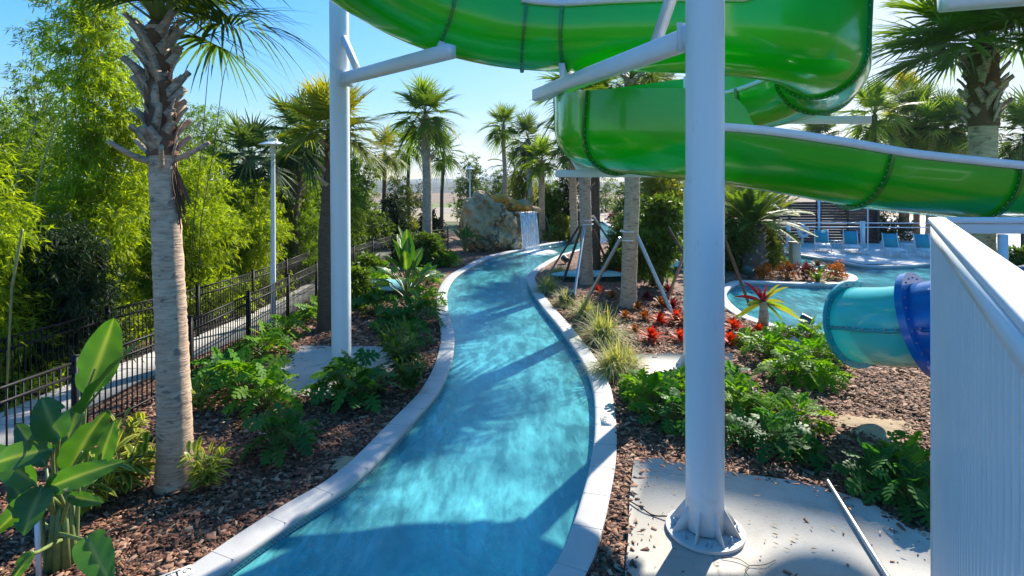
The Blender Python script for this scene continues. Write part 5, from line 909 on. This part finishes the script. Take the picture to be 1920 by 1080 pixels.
# ---------------- pool deck furniture ----------------
M['sling'] = simple('turquoise_sling', (.03, .36, .42), (.025, .31, .37), 12, .7)
M['brownwood'] = simple('brown_slats', (.085, .035, .03), (.05, .022, .02), 8, .6)
M['beige'] = simple('beige_plastic', (.55, .47, .37), None, 5, .6)
def lounger(x, y, label, rz=0.):
    o = empty('sun_lounger', (x, y, .03), label, 'sun lounger', 'sun loungers on the pool deck', rz)
    A = Acc(); box(A, (0, -.55, .40), (.62, 1.3, .025)); A.build('seat', M['tilewhite'], o)
    A = Acc(); bar(A, (0, .08, .42), (0, .42, 1.08), .6, .02, up=(0, -1, 1)); A.build('backrest', M['sling'], o); A = Acc()
    for s in (-1, 1): bar(A, (s*.33, -1.22, .38), (s*.33, .1, .38), .045, .06); bar(A, (s*.33, .08, .40), (s*.33, .45, 1.12), .04, .04); bar(A, (s*.33, .35, .95), (s*.33, .62, .05), .03, .03)
    bar(A, (-.33, -1.22, .38), (.33, -1.22, .38), .04, .06); A.build('frame', M['white'], o)
    for s in (-1, 1):
        for yy in (-1.18, .05): A = Acc(); bar(A, (s*.33, yy, .38), (s*.35, yy-.04, 0), .045, .045); A.build('leg', M['white'], o)
for X, Y, lb, rz in ((1541, 470, 'left one of the two turquoise loungers before the brown slatted wall', -.42), (1596, 473, 'right one of the two turquoise loungers before the brown slatted wall', -.42), (1672, 480, 'turquoise lounger standing in sun right of the thin white pole', -.35), (1732, 481, 'turquoise lounger half hidden by the end of the white railing', -.35)): lounger(*G(X, Y), lb, rz)
def side_table(x, y, label): o = empty('side_table', (x, y, .03), label, 'side table'); A = Acc(); box(A, (0, 0, .42), (.5, .5, .03)); A.build('table_top', M['white'], o); [Acc().add(*q_) for q_ in ()]; [bleg(o, a, b_) for a in (-.2, .2) for b_ in (-.2, .2)]
def bleg(o, a, b_): A = Acc(); box(A, (a, b_, .2), (.035, .035, .4)); A.build('leg', M['white'], o)
side_table(*G(1568, 466), 'small white side table between the two loungers before the slatted wall'); side_table(*G(1703, 474), 'small white side table between the two sunlit loungers at the right')
def wall(p0, p1, h, label):
    p0 = np.array([*p0, 0.]); p1 = np.array([*p1, 0.]); o = empty('slatted_wall', tuple(p0), label, 'wall'); q = p1-p0; A = Acc()
    for k in range(int(h/.17)): bar(A, [0, 0, .12+k*.17], q+[0, 0, .12+k*.17], .03, .16)
    A.build('slats', M['brownwood'], o)
    for f in np.linspace(0, 1, 5): A = Acc(); c = q*f; box(A, c+[0, -.07, h/2], (.12, .1, h)); A.build('post', M['white' if f == .5 else 'twig'], o)
wall((15.6, 35.8), (22.6, 35.2), 2.7, 'dark brown horizontally slatted wall behind the turquoise loungers')
o = empty('deck_railing', (15.2, 33.2, .03), 'white two-rail fence with round rails behind the turquoise loungers', 'fence'); A = Acc(); [tube(A, [(0, 0, z), (9.2, -.5, z)], .028, 8) for z in (1.42, 1.17)]; A.build('rails', M['white'], o)
for x in (.9, 5.1, 9.2): A = Acc(); box(A, (x, -.05*x, .76), (.22, .14, 1.52)); A.build('post', M['white'], o)
x, y = G(1505, 462); o = empty('life_ring', (x, y, .03), 'white life ring hanging on a short stand left of the turquoise loungers', 'life ring'); A = Acc(); a = np.linspace(0, 2*pi, 29); tube(A, np.column_stack([.27*np.cos(a), 0*a-.06, .85+.27*np.sin(a)]), .105, 12, False); A.build('ring', M['tilewhite'], o, smooth=True)
A = Acc(); box(A, (0, .04, .7), (.1, .06, 1.4)); A.build('stand', M['white'], o); A = Acc(); [tube(A, [(.27*cos(q_)*1.42, -.06, .85+.27*sin(q_)*1.42), (.27*cos(q_+1.57)*1.42, -.06, .85+.27*sin(q_+1.57)*1.42)], .012, 5) for q_ in (.78, 2.35, 3.92, 5.5)]; A.build('rope', M['steel'], o)
x, y = G(1490, 497); o = empty('bollard', (x, y, 0), 'square beige bollard standing at the back of the planted peninsula', 'bollard'); A = Acc(); cbar(A, (0, 0, 0), (0, 0, 1.02), .40, .40, .03, up=(1, 0, 0)); A.build('post', M['beige'], o); A = Acc(); box(A, (0, 0, 1.04), (.44, .44, .05)); A.build('cap', M['beige'], o)
x, y = G(1627, 479); o = empty('parasol_pole', (x, y, .03), 'thin white pole standing on the sunlit deck between the two pairs of loungers', 'pole'); A = Acc(); tube(A, [(0, 0, 0), (0, 0, 2.5)], .028, 10); A.build('pole', M['white'], o, smooth=True, sharp=40); A = Acc(); lathe(A, (0, 0, 0), [(0, .0), (.09, 0), (.09, .03), (.03, .05)], 14); A.build('foot', M['steel'], o)
for lb, x, y in (('white patio table with chairs beyond the sunlit loungers, left of the brown trunks', 26.3, 39.5), ('white patio table with chairs beyond the railing corner, by the brown trunks', 29.4, 41.0)):
    o = empty('patio_table', (x, y, .03), lb, 'table'); A = Acc(); lathe(A, (0, 0, .72), [(0, 0), (.5, 0), (.5, .03), (0, .03)], 24); A.build('table_top', M['white'], o); A = Acc(); tube(A, [(0, 0, 0), (0, 0, .72)], .04, 8); lathe(A, (0, 0, 0), [(.26, 0), (.26, .03), (0, .05)], 14); A.build('leg', M['white'], o)
for k, (x, y, rz, lb) in enumerate(((25.4, 39.2, 1.57, 'white patio chair left of the left patio table'), (27.2, 39.3, -1.57, 'white patio chair right of the left patio table'), (28.5, 40.6, 1.57, 'white patio chair left of the right patio table'), (30.3, 41, -1.57, 'white patio chair right of the right patio table'))):
    o = empty('patio_chair', (x, y, .03), lb, 'chair', 'white patio chairs', rz); A = Acc(); box(A, (0, 0, .44), (.5, .48, .03)); A.build('seat', M['white'], o); A = Acc(); bar(A, (0, .24, .46), (0, .32, .95), .48, .025, up=(0, -1, 0)); A.build('backrest', M['white'], o)
    for a in (-.22, .22):
        for b_ in (-.21, .21): bleg(o, a, b_)
for lb, x, y in (('brown palm trunk beyond the sunlit loungers, left of two', 27.6, 37.5), ('brown palm trunk beyond the railing corner, right of two', 28.9, 37.0)):
    palm('fan_palm', lb, (x, y), (x+.2, y, 7.2), .32, .27, 2.4, 900+int(x), n=22, nl=24, lw=.036, bark='bark', elmin=-60)
# ---------------- covers, spotlights and small things ----------------
def cover(px_, py_, rx, ry, h, label):
    x, y = G(px_, py_); o = empty('fibreglass_cover', (x, y, 0), label, 'cover', 'turquoise fibreglass covers in the beds')
    A = Acc(); lathe(A, (0, 0, 0), [(1.0, h*.55), (.93, h*.72), (.7, h*.9), (.35, h*.98), (0, h)], 36); A.v[-1] = A.v[-1]*[rx, ry, 1]; A.build('lid', M['tealw'], o, smooth=True)
    A = Acc(); lathe(A, (0, 0, 0), [(.86, -.05), (.9, h*.3), (1.02, h*.5), (1.02, h*.56), (.98, h*.56)], 36); A.v[-1] = A.v[-1]*[rx, ry, 1]; A.build('base', M['dkgreenbox'], o, smooth=True, sharp=40)
    A = Acc(); bar(A, (0, -ry*.9, h*.8), (0, 0, h+.015), .04, .02); bar(A, (0, 0, h+.015), (0, ry*.9, h*.8), .04, .02); A.build('strap', M['teald'], o)
M['tealw'] = simple('weathered_turquoise', (.33, .62, .60), (.22, .50, .50), 2.2, .3)
cover(1252, 512, .56, .6, .62, 'round turquoise cover left of the closest post under the dark tree'); cover(1105, 524, 1.5, .55, .34, 'long low turquoise cover behind the trunks of the staked palms'); cover(722, 556, 1.05, .6, .55, 'broad turquoise cover behind the bright paddle-leaved plant on the left bank')
def spot(px_, py_, label, s=1., rz=0):
    x, y = G(px_, py_); o = empty('garden_spotlight', (x, y, 0), label, 'spotlight', 'green garden spotlights', rz); A = Acc(); tube(A, [(0, 0, 0), (0, 0, .1)], .03, 8); A.build('stem', M['dkgreenbox'], o)
    A = Acc(); tube(A, [(-.12, 0, .14), (.13, 0, .2)], [.10, .13], 16); A.build('housing', M['dkgreenbox'], o, smooth=True, sharp=40); A = Acc(); tube(A, [(.125, 0, .2), (.145, 0, .205)], [.115, .115], 16); A.build('lens', M['steel'], o, smooth=True, sharp=40); o.scale = (s,)*3
spot(1062, 574, 'green spotlight among grass tufts on the right bank', 1.5, .5); spot(1514, 614, 'green spotlight at the pool edge left of the tube slide mouth', 1.05, 2.2); spot(1406, 522, 'green spotlight at the foot of the date palm', 1.5, 2.0); spot(1060, 494, 'green spotlight behind the grass tufts at the river bend', 1.2, 2.0); spot(1492, 660, 'green spotlight hidden among the lobed plants left of the tube slide', 1.1, 4.)
A = Acc(); p0 = np.array([*G(1552, 912), .06]); p1 = np.array([*G(1668, 1100), .055]); tube(A, [p0, p1], .026, 14); o = A.build('metal_pipe', M['steel'], smooth=True, sharp=40, loc=p0*[1, 1, 0]); tag(o, 'grey metal pipe lying across the near concrete pad left of the railing', 'pipe')
A = Acc()
for k in range(3): a = k*2.1; tube(A, catmull([(0, 0, .01), (.15*cos(a), .1*sin(a), .02), (.3*cos(a+.3), .2*sin(a+.4), .012)], 4), .004, 4)
o = A.build('dry_twig', M['twig']); o.location = (*G(1405, 1068), .028); tag(o, 'small forked dry twig on the pad in front of the closest post base', 'twig')
m = simple('sand', (.46, .34, .21), (.32, .22, .13), 5, .95, bmp=.5, bscale=30)
for nm, cx_, cy_, rx, ry in (('a', 1640, 800, .62, .5), ('b', 655, 868, .26, .2)):
    x, y = G(cx_, cy_); A = Acc(); a = np.linspace(0, 2*pi, 40, endpoint=False); rr = 1+.16*np.sin(3*a+1)+.10*np.sin(7*a)+.05*np.sin(13*a); V = [(x, y, .045)]
    for q_, z in ((.5, .04), (1, .0)): V += [(x+cos(b_)*rx*r_*q_, y+sin(b_)*ry*r_*q_, z) for b_, r_ in zip(a, rr)]
    n = 40; f = [[0, 1+k, 1+(k+1) % n] for k in range(n)]+[[1+k, 1+n+k, 1+n+(k+1) % n, 1+(k+1) % n] for k in range(n)]; tag(A.add(V, f).build('sand_patch', m, smooth=True), kind=S_)

# dry fallen leaves, a thin cable, screws in the guard rail
g = np.random.RandomState(12); n = 1500; q = np.column_stack([g.uniform(-6, 8, n), 3+14*g.rand(n)**1.4]); q = q[(~inside(W1[::2], q))]; n = len(q); a = g.uniform(0, 6.28, n); A = Acc()
leaves(A, np.column_stack([q, np.full(n, .045)]), np.column_stack([np.cos(a), np.sin(a), g.uniform(-.05, .25, n)]), np.column_stack([-np.sin(a), np.cos(a), g.uniform(-.4, .4, n)]), g.uniform(.03, .08, n), g.uniform(.01, .022, n), .1, [.3, 1, .8, .1], fold=.3); tag(A.build('leaf_litter', M['palmdead']), kind='stuff')
A = Acc(); z0_ = np.array([*G(1180, 946), 0]); tube(A, catmull([(*G(1180, 946), .045), (*G(1205, 962), .05), (*G(1225, 972), .035), (*G(1252, 978), .06)], 6)-z0_, .008, 5); o = A.build('cable', M['dark']); o.location = z0_; tag(o, 'thin dark cable running from the mulch to the closest post base', 'cable')
# ---------------- thin air haze ----------------
A = Acc(); box(A, (0, 1490, 34), (8600, 3400, 72)); hz_ = A.build('haze', []); m = bpy.data.materials.new('haze'); m.use_nodes = True; t = m.node_tree; t.nodes.remove(t.nodes['Principled BSDF'])
pv = t.nodes.new('ShaderNodeVolumePrincipled'); pv.inputs['Color'].default_value = (.85, .92, 1, 1); pv.inputs['Density'].default_value = .00018; pv.inputs['Anisotropy'].default_value = .2
t.links.new(pv.outputs[0], t.nodes['Material Output'].inputs['Volume']); hz_.data.materials.append(m); tag(hz_, kind='stuff')
